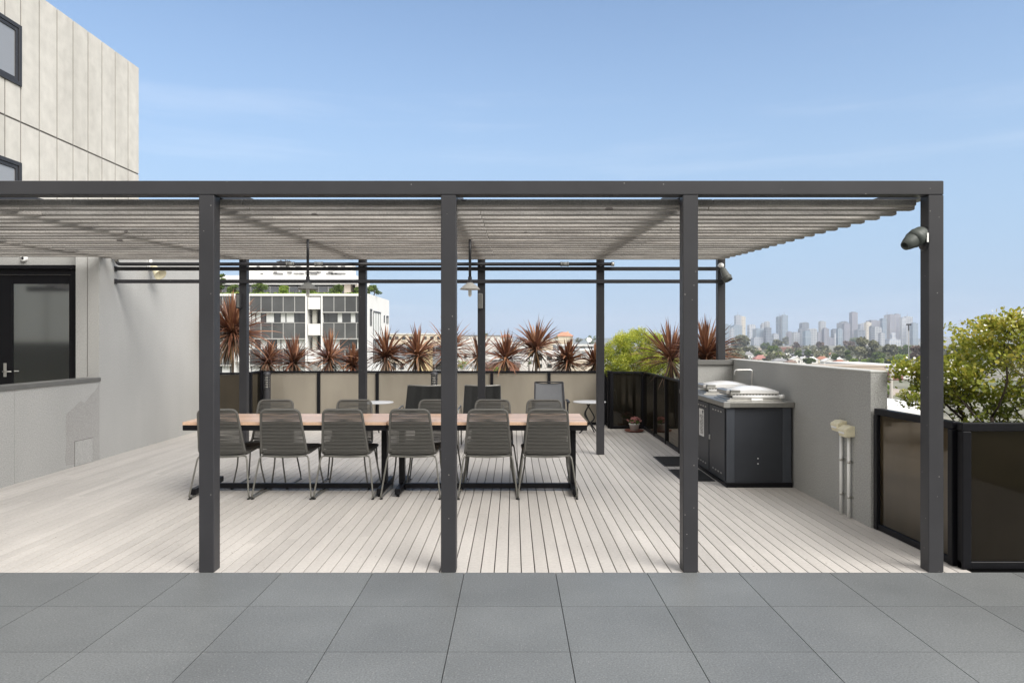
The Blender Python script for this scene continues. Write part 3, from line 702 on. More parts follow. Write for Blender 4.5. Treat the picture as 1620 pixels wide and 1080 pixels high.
for i, y0 in enumerate((.05,.66,1.29)):
    dd = MB(); dd.bbox((-.006,y0,.06),(.0105,y0+.575,.815),.003); dO = dd.build('door', M_cab, bq)
    s = MB()
    for zz in (.76,.115):
        for k in range(4): s.box((-.009,y0+.10+k*.10,zz),(-.0062,y0+.145+k*.10,zz+.014))
    s.build('vent_slot', M_steel, dO)
    s = MB(); s.bbox((-.022,y0+.515,.42),(-.0065,y0+.545,.475),.004); s.build('latch', M_steel, dO)
    if i == 1:
        s = MB(); s.box((-.0085,y0+.19,.41),(-.0066,y0+.40,.725)); s.build('notice_sheet', M_white, dO)
        s = MB(); s.add([(-.0095,y0+.205,.712),(-.0095,y0+.27,.712),(-.0095,y0+.237,.665)], [(0,1,2)])
        rr = random.Random(2)
        for k in range(13): z = .645-k*.017; s.box((-.0098,y0+.215,z),(-.009,y0+.215+rr.uniform(.09,.165),z+.006))
        s.build('notice_print', M_black, dO)
t = MB()
for (x,z) in ((.33,.30),(.33,.245)): t.lathe([(0,.004),(.006,.003),(.007,0)], c=(x,.0105,z), M=Mx, n=8)
t.build('rivets', M_whitep, bq)
def bbq_unit(label, y):
    th = thing('barbecue_hotplate', label, 'barbecue hotplate', (2.245,y,.8866), group='white lidded barbecue hotplates on the counter')
    W, D = .60, .50
    t = MB(); t.bbox((.0,0,0),(W,D,.012),.003); t.bbox((.03,.012,.012),(W-.03,D,.030),.004); t.build('base_tray', M_steel, th)
    t = MB(); t.tube([(.06,.012,.045),(W-.05,.012,.045)], .018, 12); t.build('front_roll', M_white, th)
    t = MB(); t.tube([(W-.05,.012,.045),(W+.0,.012,.05)], .023, 12); t.build('roll_end', M_whitep, th)
    t = MB(); t.bbox((.25,-.012,.004),(.37,-.001,.03),.003); t.build('nameplate', M_whitep, th)
    t = MB(); t.bbox((.05,.045,.050),(W-.04,D-.04,.080),.004); rim = t.build('lid_rim', M_steelm, th)
    s = MB()
    for k in range(14): s.box((.075+k*.034,.0435,.060),(.093+k*.034,.0446,.070))
    s.build('rim_slots', M_black, rim)
    t = MB(); vs = []; fs = []; nx, ny = 24, 10
    for j in range(ny+1):
        v = j/ny
        for i in range(nx+1):
            u = i/nx; x = .055+u*(W-.095)
            hh = .018+.050*math.sin(math.pi*min(1,max(0,(u*.92+.04))))**.8; e = math.sin(math.pi*v)**.28 if 0 < v < 1 else 0
            e = max(e, .52); vs.append((x, .05+v*(D-.1), .081+hh*e))
    for j in range(ny):
        for i in range(nx): fs.append((j*(nx+1)+i, j*(nx+1)+i+1, (j+1)*(nx+1)+i+1, (j+1)*(nx+1)+i))
    t.add(vs, fs, smooth=True)
    n1 = nx+1
    bot = [(p[0],p[1],.0805) for p in vs]
    def side(idx):
        o = [vs[i] for i in idx]+[bot[i] for i in idx]; m = len(idx); t.add(o, [(i,i+m,i+m+1,i+1) for i in range(m-1)], smooth=False)
    side(list(range(n1))); side([ny*n1+i for i in range(n1)][::-1]); side([j*n1 for j in range(ny+1)][::-1]); side([j*n1+nx for j in range(ny+1)])
    t.build('lid', M_white, th)
    t = MB(); t.bbox((.010,.07,.070),(.052,D-.07,.112),.006); t.build('lid_handle', M_steel, th)
    t = MB(); t.bbox((.0545,.048,.0815),(.155,D-.048,.112),.004); t.build('lid_band', M_steelm, th)
bbq_unit('white lidded barbecue hotplate at the near end of the counter', 7.50)
bbq_unit('white lidded barbecue hotplate beyond the first, partly behind the post', 8.42)
tp = thing('mixer_tap', 'chrome square necked tap rising behind the near barbecue lid', 'tap', (wx(1190,8.2),8.2,.887))
t = MB(); hT = wz(585,8.2)-.887; t.tube(rounded([(0,0,.0),(0,0,hT),(-.20,0,hT),(-.205,0,hT-.055)],.03,5), .010, 10); t.build('spout', M_steel, tp)
t = MB(); t.lathe([(.022,0),(.022,.012),(.012,.02),(.012,.05)], n=16); t.tube([(0,0,.04),(-.04,-.03,.07)], .006, 8); t.build('base', M_steel, tp)

# outlets with conduits
for i, (Y, pyb, lab) in enumerate(((6.30,810,'cream outlet box with white conduit nearer the barbecue'),(6.155,820,'cream outlet box with white conduit nearer the wall end'))):
    th = thing('power_outlet', lab, 'power outlet', (2.909,Y,0), group='cream outlet boxes on the textured wall')
    z = .80 - .03*i
    t = MB(); pr = [(0,z+.022),(-.045,z+.020),(-.085,z-.004),(-.088,z-.018),(-.074,z-.072),(0,z-.068)]; m_ = len(pr); sec = []
    for yy, q in ((-.068,.93),(-.062,1),(.062,1),(.068,.93)): sec += [(a*q, yy, z-.03+(b-z+.03)*q) for a, b in pr]
    t.add(sec, [tuple(range(m_)), tuple(range(4*m_-1,3*m_-1,-1))]+[(k*m_+i_,(k+1)*m_+i_,(k+1)*m_+(i_+1)%m_,k*m_+(i_+1)%m_) for k in range(3) for i_ in range(m_)])
    t.build('outlet_cover', M_cream, th)
    t = MB(); t.box((-.0865,-.05,z-.045),(-.0835,.05,z-.030)); t.build('switch_strip', M_whitep, th)
    t = MB(); t.tube([(-.025,-.01,0),(-.025,-.01,z-.066)], .0135, 10); t.build('conduit', M_whitep, th)
    for zz in (.18,.48):
        t = MB(); t.tube([(-.025,-.01,zz-.012),(-.025,-.01,zz+.012)], .0165, 10); t.box((-.006,-.04,zz-.009),(-.002,.02,zz+.009)); t.build('saddle_clip', M_steel, th)

# ------------------------------------------------------------------ plants
def blades(mb, n, L, elev, rr, wdt=.022, droop=.5, vr=(0,1), base=(0,0,0), az=None, segs=5, stiff=.3):
    for i in range(n):
        a = rr.uniform(*(az or (0,2*math.pi))); el = R(rr.uniform(*elev)); l = L*rr.uniform(.7,1.08); w0 = wdt*rr.uniform(.75,1.2)
        h = Vector((math.cos(a), math.sin(a), 0)); side = Vector((-h.y, h.x, 0)); tw = rr.uniform(-.5,.5)
        p = Vector(base) + Vector((rr.uniform(-.01,.01),rr.uniform(-.01,.01),rr.uniform(-.04,.04))); vs = []; e = el; dr = droop*rr.uniform(.4,1.5)
        var = rr.uniform(*vr)
        for k in range(segs+1):
            f = k/segs; ww = w0*(.55+1.6*f if f < .3 else 1.03*(1-((f-.3)/.7)**1.6)) * .5
            d_ = h*math.cos(e)+Vector((0,0,math.sin(e))); up = side.cross(d_).normalized(); s = side*math.cos(tw)+up*math.sin(tw)
            vs += [p - s*ww, p + up*ww*-.35, p + s*ww]
            p = p + d_*(l/segs); e -= dr*(f**1.2+.12)/segs*1.6*math.cos(e if e > 0 else 0)+0
        fs = []
        for k in range(segs): fs += [(3*k,3*k+1,3*k+4,3*k+3),(3*k+1,3*k+2,3*k+5,3*k+4)]
        mb.add(vs, fs, 0, var)
def cordyline_meshes(seed, n=62, L=.47, wide=.047, lo=-15, dead=24):
    rr = random.Random(seed); t = MB(); q_ = rr.uniform(.7,1.35); n = int(n*rr.uniform(.8,1.15)); wide *= rr.uniform(.8,1.1); blades(t, n, L, (rr.uniform(12,34),88), rr, wide, q_, (.1,1)); blades(t, int(n*.6), L*1.1, (lo,34), rr, wide*.85, 1.3, (0,.9)); blades(t, int(n*.35), L*.95, (lo-15,12), rr, wide*.45, 1.2, (.2,1))
    c = t
    t2 = MB(); blades(t2, dead, L*.8, (-78,-30), rr, wide*.8, .4, (0,1), (0,0,-.04)); blades(t2, int(dead*.7), L*.85, (-35,5), rr, wide*.55, 1.3, (0,.6), (0,0,-.03))
    return c, t2
def cordyline(label, px, py, Y, R_px, base_z, seed, heads=((0,0,0),), squash=1, **kw):
    p = P(px, py, Y); L = R_px*Y/F*1.22
    th = thing('cordyline_plant', label, 'plant', (p.x,p.y,base_z), group=None)
    h = p.z-base_z; r5 = random.Random(seed*3+1); tilt = (r5.uniform(-.16,.16), r5.uniform(-.16,.16), r5.uniform(0,6.28))
    for i, (hx, hy, hz) in enumerate(heads):
        c, d2 = cordyline_meshes(seed+i*17, L=L*(1 if i == 0 else .85), **kw)
        o = c.build('crown', M_cordy, th); o.location = (hx,hy,h+hz); o.rotation_euler = tilt
        o = d2.build('dry_leaves', M_dead, th); o.location = (hx,hy,h+hz)
        t = MB(); t.tube([(hx*.2,hy*.2,0),(hx*.6,hy*.6,(h+hz)*.5),(hx,hy,h+hz+.03)], [.03,.024,.02], 8); t.build('trunk', M_trunk, th)
zb_ = .27
C = [('tall dense red cordyline in the back left corner', 368,528,12.6,56,zb_,1,dict(n=150,wide=.045,dead=80)),
 ('low red cordyline just right of the corner cordyline', 423,572,13.2,32,zb_,2,{}),
 ('red cordyline above the left end of the beige glass', 465,574,13.35,38,zb_,3,{}),
 ('upright red cordyline below the left pendant lamp', 521,569,13.3,42,zb_,4,{}),
 ('small red cordyline tucked left of the second rear post', 559,578,13.4,30,zb_,5,dict(n=60)),
 ('red cordyline with yellow dry leaves right of the second rear post', 611,564,13.3,42,zb_,6,dict(dead=40)),
 ('red cordyline left of the middle front post with hanging pale leaves', 661,561,13.35,42,zb_,7,dict(dead=42)),
 ('red cordyline mostly hidden behind the middle front post', 709,556,13.45,45,zb_,8,{}),
 ('thin leaved red cordyline behind the middle rear post', 756,564,13.3,42,zb_,9,dict(wide=.028)),
 ('red cordyline with slim bare trunk right of the middle rear post', 800,568,13.3,42,zb_,10,{}),
 ('tallest red cordyline on a bare trunk in the right half', 848,552,13.35,44,zb_,11,dict(dead=14)),
 ('dark red cordyline low beside the fourth rear post', 898,571,13.3,34,zb_,12,dict(n=70)),
 ('partly hidden red cordyline left of the lime shrub', 941,575,13.4,30,zb_,13,dict(n=60)),
 ('tall thin red cordyline between lime shrub and third front post', 1062,568,10.9,56,.6,14,dict(n=80,wide=.034,lo=0)),
 ('bushy red cordyline fanning above the short end wall', 1118,566,10.3,54,.6,15,dict(n=170,wide=.034,lo=0,dead=30))]
for (lab, px, py, Y, rp_, bz, sd_, kw) in C: cordyline(lab, px, py, Y, rp_, bz, sd_, **kw)

def leafcloud(mb, blobs, n, size, rr, shell=.5, fold=True, twig=None, ell=.55):
    tot = sum(b[3]**2 for b in blobs)
    for b in blobs:
        k = int(n*b[3]**2/tot); c = Vector(b[:3]); rad = b[3]; sz = b[4] if len(b) > 4 else 1
        for i in range(k):
            v = Vector((rr.gauss(0,1),rr.gauss(0,1),rr.gauss(0,1))).normalized(); r_ = rad*(shell+(1-shell)*rr.random())**.6*rr.uniform(.72,1.12)
            p = c+Vector((v.x*r_,v.y*r_,v.z*r_*sz)); u = (v*.5+Vector((rr.uniform(-1,1),rr.uniform(-1,1),rr.uniform(-1,1)))).normalized(); s = u.cross(Vector((rr.uniform(-1,1),rr.uniform(-1,1),rr.uniform(-1,1)))).normalized()
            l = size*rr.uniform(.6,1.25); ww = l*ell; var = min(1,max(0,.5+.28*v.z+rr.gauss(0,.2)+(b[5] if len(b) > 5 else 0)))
            mb.add([p-u*l*.5,p+s*ww*.5,p+u*l*.5,p-s*ww*.5], [(0,1,2,3)], 0, var)
# lime shrub
rr = random.Random(21)
ls = thing('lime_shrub', 'feathery lime green shrub behind the dark glass corner', 'shrub', (2.3,12.95,.5))
blobs = []
for i in range(260):
    px = rr.uniform(950,1068); py = rr.uniform(520,592); 
    e = ((px-1008)/56)**2+((py-574)/50)**2
    if e > 1: continue
    p = P(px,py,12.95); blobs.append((p.x-2.3, rr.uniform(-.4,.4), p.z-.5, rr.uniform(.07,.13), 1.1, rr.uniform(-.15,.15)))
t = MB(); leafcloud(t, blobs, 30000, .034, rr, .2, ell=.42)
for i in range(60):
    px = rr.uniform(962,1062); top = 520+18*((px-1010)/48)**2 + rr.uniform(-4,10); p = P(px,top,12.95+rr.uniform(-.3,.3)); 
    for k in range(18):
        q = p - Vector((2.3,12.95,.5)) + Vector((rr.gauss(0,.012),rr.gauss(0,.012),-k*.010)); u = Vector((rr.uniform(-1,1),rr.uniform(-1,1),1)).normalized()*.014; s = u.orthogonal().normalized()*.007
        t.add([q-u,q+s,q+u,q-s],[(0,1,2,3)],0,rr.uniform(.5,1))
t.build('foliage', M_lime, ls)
t = MB()
for i in range(26):
    a = rr.uniform(0,6.28); e = Vector((rr.uniform(-.5,.55), rr.uniform(-.35,.35), rr.uniform(.5,1.05))); t.tube([(rr.uniform(-.1,.1),rr.uniform(-.1,.1),0), e*.55+Vector((0,0,.05)), e], [.012,.007,.003], 5)
t.build('stems', M_trunkd, ls)

# golden shrub at right
rr = random.Random(33)
gs = thing('golden_shrub', 'golden green leafy shrub with white blossoms at the right edge', 'shrub', (3.9,5.5,.37))
O = Vector((3.9,5.5,.37)); tips = []
def top_line(x):   # allowed crown height by world x
    px = CX + x*F/5.5
    pts = [(1420,655),(1432,622),(1442,592),(1455,575),(1488,575),(1500,532),(1520,502),(1535,500),(1548,528),(1562,524),(1572,498),(1586,486),(1598,498),(1608,512),(1620,500),(1700,500),(1800,560),(1850,640)]
    for (a, b), (c_, d2) in zip(pts[:-1], pts[1:]):
        if a <= px <= c_: return wz(b+(d2-b)*(px-a)/(c_-a), 5.5)
    return .9
def grow(p, d_, l, r_, lev, mb):
    n = 4; pts = [p]; rad = [r_]
    for k in range(n):
        d_ = (d_ + Vector((rr.uniform(-.25,.25),rr.uniform(-.25,.25),rr.uniform(-.12,.2)))).normalized(); p = p + d_*l/n
        q_ = p+O
        if q_.z > top_line(q_.x)-.03: p = pts[-1]+Vector((d_.x,d_.y,-.1))*l/n*.4
        pts.append(p); rad.append(r_*(1-.45*(k+1)/n))
        if lev >= 2 or k >= 2: tips.append((p, lev))
    mb.tube(pts, rad, 6 if lev < 2 else 4)
    if lev < 4:
        for q in range(3 if lev < 3 else 2):
            i = rr.randint(2, n); nd = (d_*.7 + Vector((rr.uniform(-1,1),rr.uniform(-1,1),rr.uniform(-.3,.7))).normalized()*.8).normalized()
            grow(pts[i], nd, l*rr.uniform(.55,.8), rad[i]*.7, lev+1, mb)
sb = MB()
for (dx_, dy_, dz_, l) in ((-.75,-.1,.75,.62),(-.35,.1,1,.75),(.05,-.15,1,.85),(.4,.1,1,.8),(.85,0,.8,.8),(.1,.5,.9,.7),(-.5,.5,.8,.6),(1.2,.2,.6,.9)):
    grow(Vector((rr.uniform(-.08,.08)+(.35 if dx_ > .3 else 0),rr.uniform(-.08,.08),0)), Vector((dx_,dy_,dz_)).normalized(), l, .024, 0, sb)
sb.build('stems', M_trunkd, gs)
t = MB(); fl_ = MB()
cl = [(p, .085) for p, lev in tips if lev >= 2]
for i in range(300):
    x = rr.uniform(3.0,4.9); zt2 = top_line(x); z = rr.uniform(.78, zt2); cl.append((Vector((x,5.5+rr.uniform(-.45,.5),z))-O, .075))
cnt = 0
for c_, rad in cl:
    w_ = c_+O
    if w_.x < 3.07 or w_.x > 5.1 or w_.y < 4.93: 
        if w_.y < 4.93 or w_.x < 2.96: continue
    if w_.z > top_line(w_.x)+.02: continue
    if w_.z < 1.02 and w_.x < 3.14: continue
    if rr.random() < (.47 if w_.x > 3.3 else .5): continue
    if math.sin(w_.x*9.3+1)*math.sin(w_.z*11.1+w_.y*4) > .62: continue
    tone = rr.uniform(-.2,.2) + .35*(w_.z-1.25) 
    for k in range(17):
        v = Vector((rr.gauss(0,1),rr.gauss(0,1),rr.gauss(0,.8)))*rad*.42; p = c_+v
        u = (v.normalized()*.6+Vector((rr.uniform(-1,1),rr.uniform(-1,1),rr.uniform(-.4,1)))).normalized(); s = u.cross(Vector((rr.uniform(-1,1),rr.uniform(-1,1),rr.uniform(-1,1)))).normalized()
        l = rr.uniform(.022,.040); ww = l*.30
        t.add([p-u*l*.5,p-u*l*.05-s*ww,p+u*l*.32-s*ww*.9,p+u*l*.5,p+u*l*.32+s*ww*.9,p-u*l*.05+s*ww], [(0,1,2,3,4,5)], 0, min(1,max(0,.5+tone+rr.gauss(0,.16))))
    if rr.random() < .12:
        for k in range(4):
            p = c_+Vector((rr.gauss(0,1),rr.gauss(0,1)-1.2,rr.gauss(0,1)))*rad*.5; u = Vector((rr.uniform(-1,1),rr.uniform(-1,1),rr.uniform(-1,1))).normalized()*.011; s = u.orthogonal().normalized()*.011
            fl_.add([p-u,p+s,p+u,p-s],[(0,1,2,3)])
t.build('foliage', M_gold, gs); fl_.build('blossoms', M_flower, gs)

#@@FAR@@
# ------------------------------------------------------------------ apartment block across the street
GZ = -18.0
ap = thing('apartment_block', 'white apartment block with grey glass balconies beyond the left cordylines', 'building', (0,80,GZ))
YA = 80.0
def ax(px, Y=YA): return wx(px, Y)
def az(py, Y=YA): return wz(py, Y)-GZ
rb = random.Random(8)
t = MB(); t.box((ax(300),1.6,0),(ax(582.6)-.001,13.5,az(467.5))); t.box((ax(300),.0,0),(ax(582.6),1.59,az(640)))
t.build('body', M_bwhite, ap)
t = MB(); t.box((ax(300),-.02,az(468)),(ax(582.6),13.5,az(464.5))); t.build('roof_parapet', M_bwhite, ap)
M_dkwin = mat('dark_pane', (.035,.04,.042), .12, var=.3, vscale=.5, spec=.8)
rows_b = [(468,493),(510,535),(552,577),(594,619)]; rows_w = [(493.5,509.5),(535.5,551.5),(577.5,593.5)]
for (pa, pb, divs) in ((300,371,(300,317,334,352)),(392.5,486,(394.5,412.5,430,447.6,465.8)),(508,582.6,(510.5,528,545.5,563.5))):
    t = MB()
    for q, (a, b) in ((0,(pa,pa+2.2)),(1,(pb-3,pb))): t.box((ax(a),-.05,0),(ax(b),1.58,az(468.2)))
    t.build('bay_frame', M_bwhite, ap)
    ia, ib = pa+2.4, pb-3.2; dv = list(divs)+[ib]; dv[0] = ia
    for (y0, y1) in rows_b:
        t = MB()
        for a, b in zip(dv[:-1], dv[1:]): t.box((ax(a)+.04,.10,az(y1)),(ax(b)-.04,.14,az(y0)), 0, rb.random())
        t.build('balcony_glass', M_bglass, ap)
        t = MB()
        for a in dv[1:-1]: t.box((ax(a)-.035,.07,az(y1)),(ax(a)+.035,.098,az(y0)))
        t.box((ax(ia),.05,az(y1)-.12),(ax(ib),1.5,az(y1)-.002)); t.box((ax(ia),.06,az(y0)-.06),(ax(ib),.097,az(y0)))
        t.build('balcony_rail', mat('rail_grey', (.42,.42,.41), .5) if (y0 == 468 and pa == 300) else bpy.data.materials['rail_grey'], ap)
    for (y0, y1) in rows_w:
        x = ia; t = MB()
        while x < ib-1:
            w_ = rb.choice((7,9,12,14)); x1 = min(ib, x+w_)
            c_ = MB()
            if rb.random() < .52: c_.box((ax(x)+.08,.50,az(y1)),(ax(x1)-.06,.58,az(y0))); c_.build('curtain', M_curt, ap)
            else: c_.box((ax(x)+.05,.52,az(y1)),(ax(x1)-.02,.60,az(y0))); c_.build('window', M_dkwin, ap)
            x = x1
        t.box((ax(ia),.61,az(y1)),(ax(ib),.68,az(y0))); t.build('window_band', M_dkwin, ap)
for (pa, pb) in ((371,392.5),(486,508)):
    for (y0, y1) in ((470,489),(512,530),(554,572)):
        t = MB(); t.box((ax(pa)+.1,-.01,az(y1)),(ax(pb)-.1,.18,az(y0))); t.build('balcony_wall', M_bwhite, ap)
    for (y0, y1) in ((489.5,511),(531,553)):
        t = MB(); t.box((ax(pa)+.1,1.4,az(y1)),(ax(pb)-.1,1.58,az(y0))); t.build('recess', M_dkwin, ap)
        t = MB(); t.box((ax(pa+5.5),.7,az(y1)),(ax(pa+12),1.35,az(y0))); t.build('recess_wall', mat('recess_cream', (.5,.49,.44), .8), ap)
# side wall openings (face at x = ax(582.6), looking right)
sx = ax(582.6)
for (a, b, y0, y1, m_) in ((.9,1.8,490,515,M_curt),(2.8,7.2,492,530,M_curt),(9.6,10.0,496,507,M_dkwin),(11.3,12.6,496,508,M_curt),(2.8,7.2,538,575,M_dkwin)):
    t = MB(); t.box((sx+.002,a,az(y1)),(sx+.03,b,az(y0))); f_ = t.build('side_window', m_, ap)
    t = MB(); t.box((sx+.03,a,az(y0)),(sx+.10,b,az(y0)+.15)); 
    for k in range(4): t.box((sx+.031,a+(b-a)*k/3-.05,az(y1)),(sx+.06,a+(b-a)*k/3+.05,az(y0)))
    t.build('window_frame', M_char, f_)
Y2 = 86.0
t = MB(); t.box((wx(300,Y2),7.2,az(467.5)),(wx(553,Y2),13.4,az(452,Y2))); t.build('penthouse', M_bwhite, ap)
t = MB(); t.box((wx(300,Y2),5.2,az(449.5,Y2)),(wx(566,Y2),13.4,az(436.5,Y2))); t.build('penthouse_fascia', M_bwhite, ap)
t = MB(); x = 345
while x < 545:
    t.box((wx(x+1.2,Y2),7.0,az(467.5)),(wx(x+14,Y2),7.18,az(453,Y2)), 0, rb.random()); x += 15.5
t.build('penthouse_window', mat('grey_blue_pane', (.17,.18,.20), .15, var=.2, vscale=.3), ap)
t = MB(); t.box((wx(545,Y2),5.8,az(467.5)),(wx(555,Y2),7.0,az(450,Y2))); t.box((wx(562.5,Y2),5.8,az(467.5)),(wx(566,Y2),13.3,az(450,Y2))); t.build('penthouse_pier', mat('beige_blade', (.5,.44,.38), .8), ap)
Y3 = 91.0
t = MB(); t.box((wx(392,Y3),11,az(437,Y3)),(wx(557,Y3),13.2,az(418.5,Y3))); t.build('plant_room', M_bwhite, ap)
t = MB()
for i in range(30):
    x = rb.uniform(392,545); y = rb.choice((421,430,432)); w_ = rb.uniform(3,9)
    t.box((wx(x,Y3),10.7,az(y+rb.uniform(1.5,3),Y3)),(wx(x+w_,Y3),10.98,az(y,Y3)))
t.build('roof_louvre', mat('roof_gear', (.22,.22,.22), .6, var=.3), ap)
t = MB(); 
for i in range(14): t.tube([(wx(440+i*1.2,Y3),11.5,az(419,Y3)),(wx(440+i*1.2,Y3),11.5,az(413,Y3)+rb.uniform(-.1,.25))], .05, 4)
t.box((wx(436,Y3),11.3,az(414,Y3)),(wx(458,Y3),11.8,az(412.5,Y3))); t.build('roof_antenna', M_char, ap)

def tree(label, px, ptop, pbase, wpx, Y, m, seed, n=900, name='tree', cat='tree', depth=None, leaf=None, trunk=True, sq=None, gz=None, ell=.8):
    rr = random.Random(seed); gz = GZ if gz is None else gz
    x = wx(px, Y); zt_ = wz(ptop, Y); zb_ = wz(pbase, Y); H = zt_-zb_; W = wpx*Y/F; s = min(W, H*1.5)
    th = thing(name, label, cat, (x,Y,gz)); bl = []
    k = max(7, int(9*W/max(H,.1)))
    for i in range(k):
        a = rr.uniform(0,6.28); r_ = rr.random()**.5; u = r_*math.cos(a); v = rr.uniform(-1,1)*.9
        q = math.sqrt(max(0,1-v*v)); rb_ = min(W,H)*rr.uniform(.16,.27)
        bl.append((u*q*(W/2-rb_*.8), math.sin(a)*r_*(W/2-rb_)*.7, (zb_+zt_)/2-gz+v*(H/2-rb_*.75), rb_, .8, rr.uniform(-.18,.18)))
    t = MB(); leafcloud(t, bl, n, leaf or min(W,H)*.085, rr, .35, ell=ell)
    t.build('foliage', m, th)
    if trunk:
        t = MB(); z1 = (zb_+zt_)/2-gz
        t.tube([(0,0,0),(W*.03,0,z1*.6),(0,0,z1)], [H*.05,H*.04,H*.02], 6)
        for q in range(5):
            a = q*1.3+rr.random(); t.tube([(0,0,z1*.75),(math.cos(a)*W*.2,math.sin(a)*W*.2,z1+H*.15)], [H*.025,H*.008], 5)
        t.build('trunk', M_trunkd, th)
    return th
# roof garden shrubs
RZ = wz(467.5,80.0)
for i, (px, pt, w_, lab, m_) in enumerate(((349,432,15,'leafy green shrub at the left end of the apartment roof garden',M_green),(371,449,18,'round shrub on the apartment roof behind the first rear post',M_green),
    (411,447,25,'wide domed green shrub on the roof above the grey balconies',M_green),(450,450,14,'pale olive shrub on the apartment roof left of the pendant lamp',M_pale),
    (483,456,9,'small shrub seen left of the pendant lamp bulb on the roof',M_green),(495,455,10,'small shrub seen right of the pendant lamp bulb on the roof',M_green),
    (532,447,21,'conical green shrub above the right bay of the apartment block',M_green),(567,455,14,'shrub on the apartment roof just left of the second rear post',M_green),
    (591,451,34,'sprawling shrub overhanging the right end of the apartment roof',M_green))):
    Y = 81.8 if i < 8 else 84
    tree(lab, px, pt-2, 468, w_*1.35, Y, m_, 50+i, 1300, 'roof_shrub', 'shrub', gz=RZ+.02, leaf=.16, trunk=True)
t = MB(); rr = random.Random(4)
for i in range(700):
    px = rr.uniform(345,578); c = P(px, rr.uniform(463,467), 81.0); u = Vector((rr.uniform(-1,1),rr.uniform(-1,1),rr.uniform(-1,1))).normalized()*.14; s = u.orthogonal().normalized()*.08
    t.add([c-u,c+s,c+u,c-s],[(0,1,2,3)],0,rr.random())
tag(t.build('roof_ground_cover', M_pale), kind='stuff')

# ------------------------------------------------------------------ generic buildings of the middle distance
WM = {}
def col_mat(name, c, **k):
    if name not in WM: WM[name] = mat(name, c, k.pop('rough', .8), var=.12, vscale=k.pop('vscale', .15), **k)
    return WM[name]
def block(label, px0, px1, pt, Y, depth, col, win=None, roof=None, pbase=None, name='building', roofh=.35, cat='building'):
    """flat roofed block; win=(rows,cols,row0,row1 in px)"""
    x0, x1 = wx(px0,Y), wx(px1,Y); zt_ = wz(pt,Y); z0 = GZ
    th = thing(name, label, cat, ((x0+x1)/2,Y,GZ)); hx = (x1-x0)/2; H = zt_-GZ
    t = MB(); t.box((-hx,0,0),(hx,depth,H-roofh)); t.build('wall', col, th)
    t = MB(); t.box((-hx-.15,-.2,H-roofh),(hx+.15,depth+.1,H)); t.build('roof', roof or col, th)
    for wdef in (win or []):
        (nx, y0, y1, m_) = wdef[:4]; fr = wdef[4] if len(wdef) > 4 else .6
        for i in range(nx):
            a = -hx + 2*hx*(i+.5-fr/2)/nx; b = -hx+2*hx*(i+.5+fr/2)/nx
            t = MB(); t.box((a,-.06,wz(y1,Y)-GZ),(b,-.004,wz(y0,Y)-GZ)); t.build('window', m_, th)
    return th
def house(label, px0, px1, pr, pe, pb, roofm, wallm, Y=None, gable=False, name='house'):
    Y = Y or 19.526*F/(pb-CY); x0, x1 = wx(px0,Y), wx(px1,Y); hx = (x1-x0)/2; dp = max(8, hx*1.3)
    zr, ze = wz(pr,Y)-GZ, wz(pe,Y)-GZ
    if Y*19.526 and ze < 2.2: ze = 2.4
    if zr < ze+.8: zr = ze+1.4
    th = thing(name, label, 'house', ((x0+x1)/2,Y,GZ)); o = hx*.06+.3
    t = MB(); t.box((-hx+o,0,-.5),(hx-o,dp,ze)); 
    if gable: t.add([(-hx+o,-.001,ze),(hx-o,-.001,ze),(0,-.001,zr-.15)],[(0,1,2)])
    t.build('wall', wallm, th)
    t = MB()
    if gable:
        t.add([(-hx,-.5,ze-.2),(0,-.5,zr),(hx,-.5,ze-.2),(-hx,dp,ze-.2),(0,dp,zr),(hx,dp,ze-.2),(-hx,-.5,ze-.4),(0,-.5,zr-.2),(hx,-.5,ze-.4)],[(0,1,4,3),(1,2,5,4),(0,6,7,1),(1,7,8,2)])
    else:
        rl = hx*.35; t.add([(-hx,-.5,ze),(hx,-.5,ze),(hx,dp+.5,ze),(-hx,dp+.5,ze),(-rl,dp/2,zr),(rl,dp/2,zr)],[(0,1,5,4),(1,2,5),(2,3,4,5),(3,0,4),(3,2,1,0)])
    rf = t.build('roof', roofm, th)
    t = MB(); t.box((hx*.3,dp*.5,zr-1.2),(hx*.3+.8,dp*.5+.8,zr+.5)); t.build('chimney', wallm, rf)
    for f_ in (-.5,.35):
        t = MB(); t.box((hx*f_-hx*.13,-.05,ze*.35),(hx*f_+hx*.13,-.004,ze*.8)); t.build('window', M_dkwin, th)
    return th
cW = col_mat('white_wall', (.70,.69,.66)); cG = col_mat('grey_wall', (.34,.35,.36)); cC = col_mat('cream_wall', (.62,.55,.43)); cB = col_mat('brick_red', (.24,.11,.08)); cY = col_mat('yellow_cream', (.62,.50,.28))
rT = col_mat('terracotta_roof', (.33,.15,.10)); rP = col_mat('pink_red_roof', (.36,.17,.15)); rGr = col_mat('grey_roof', (.24,.24,.25)); rWh = col_mat('white_roof', (.68,.68,.67)); rBr = col_mat('brown_roof', (.22,.15,.12)); rO = col_mat('orange_roof', (.52,.25,.16)); cTan = col_mat('tan_roof', (.42,.36,.30)); dW = M_dkwin
block('long cream building with flat roof right of the apartment block', 600,700,527,210,25,cC,[(9,532,537,dW,.5)],rWh)
block('grey glazed block between the yellow leaved cordylines', 620,700,546,150,14,cG,[(7,549,556,dW,.8),(7,562,570,col_mat('soft_glass',(.30,.33,.36)),.8),(7,576,584,dW,.8)],cG)
block('small cream house front below the grey glazed block', 606,642,571,120,9,cW,[(3,575,584,dW,.45)],cC)
block('narrow yellow cream wall right of the grey glazed block', 660,679,545,140,6,cY,None,cY)
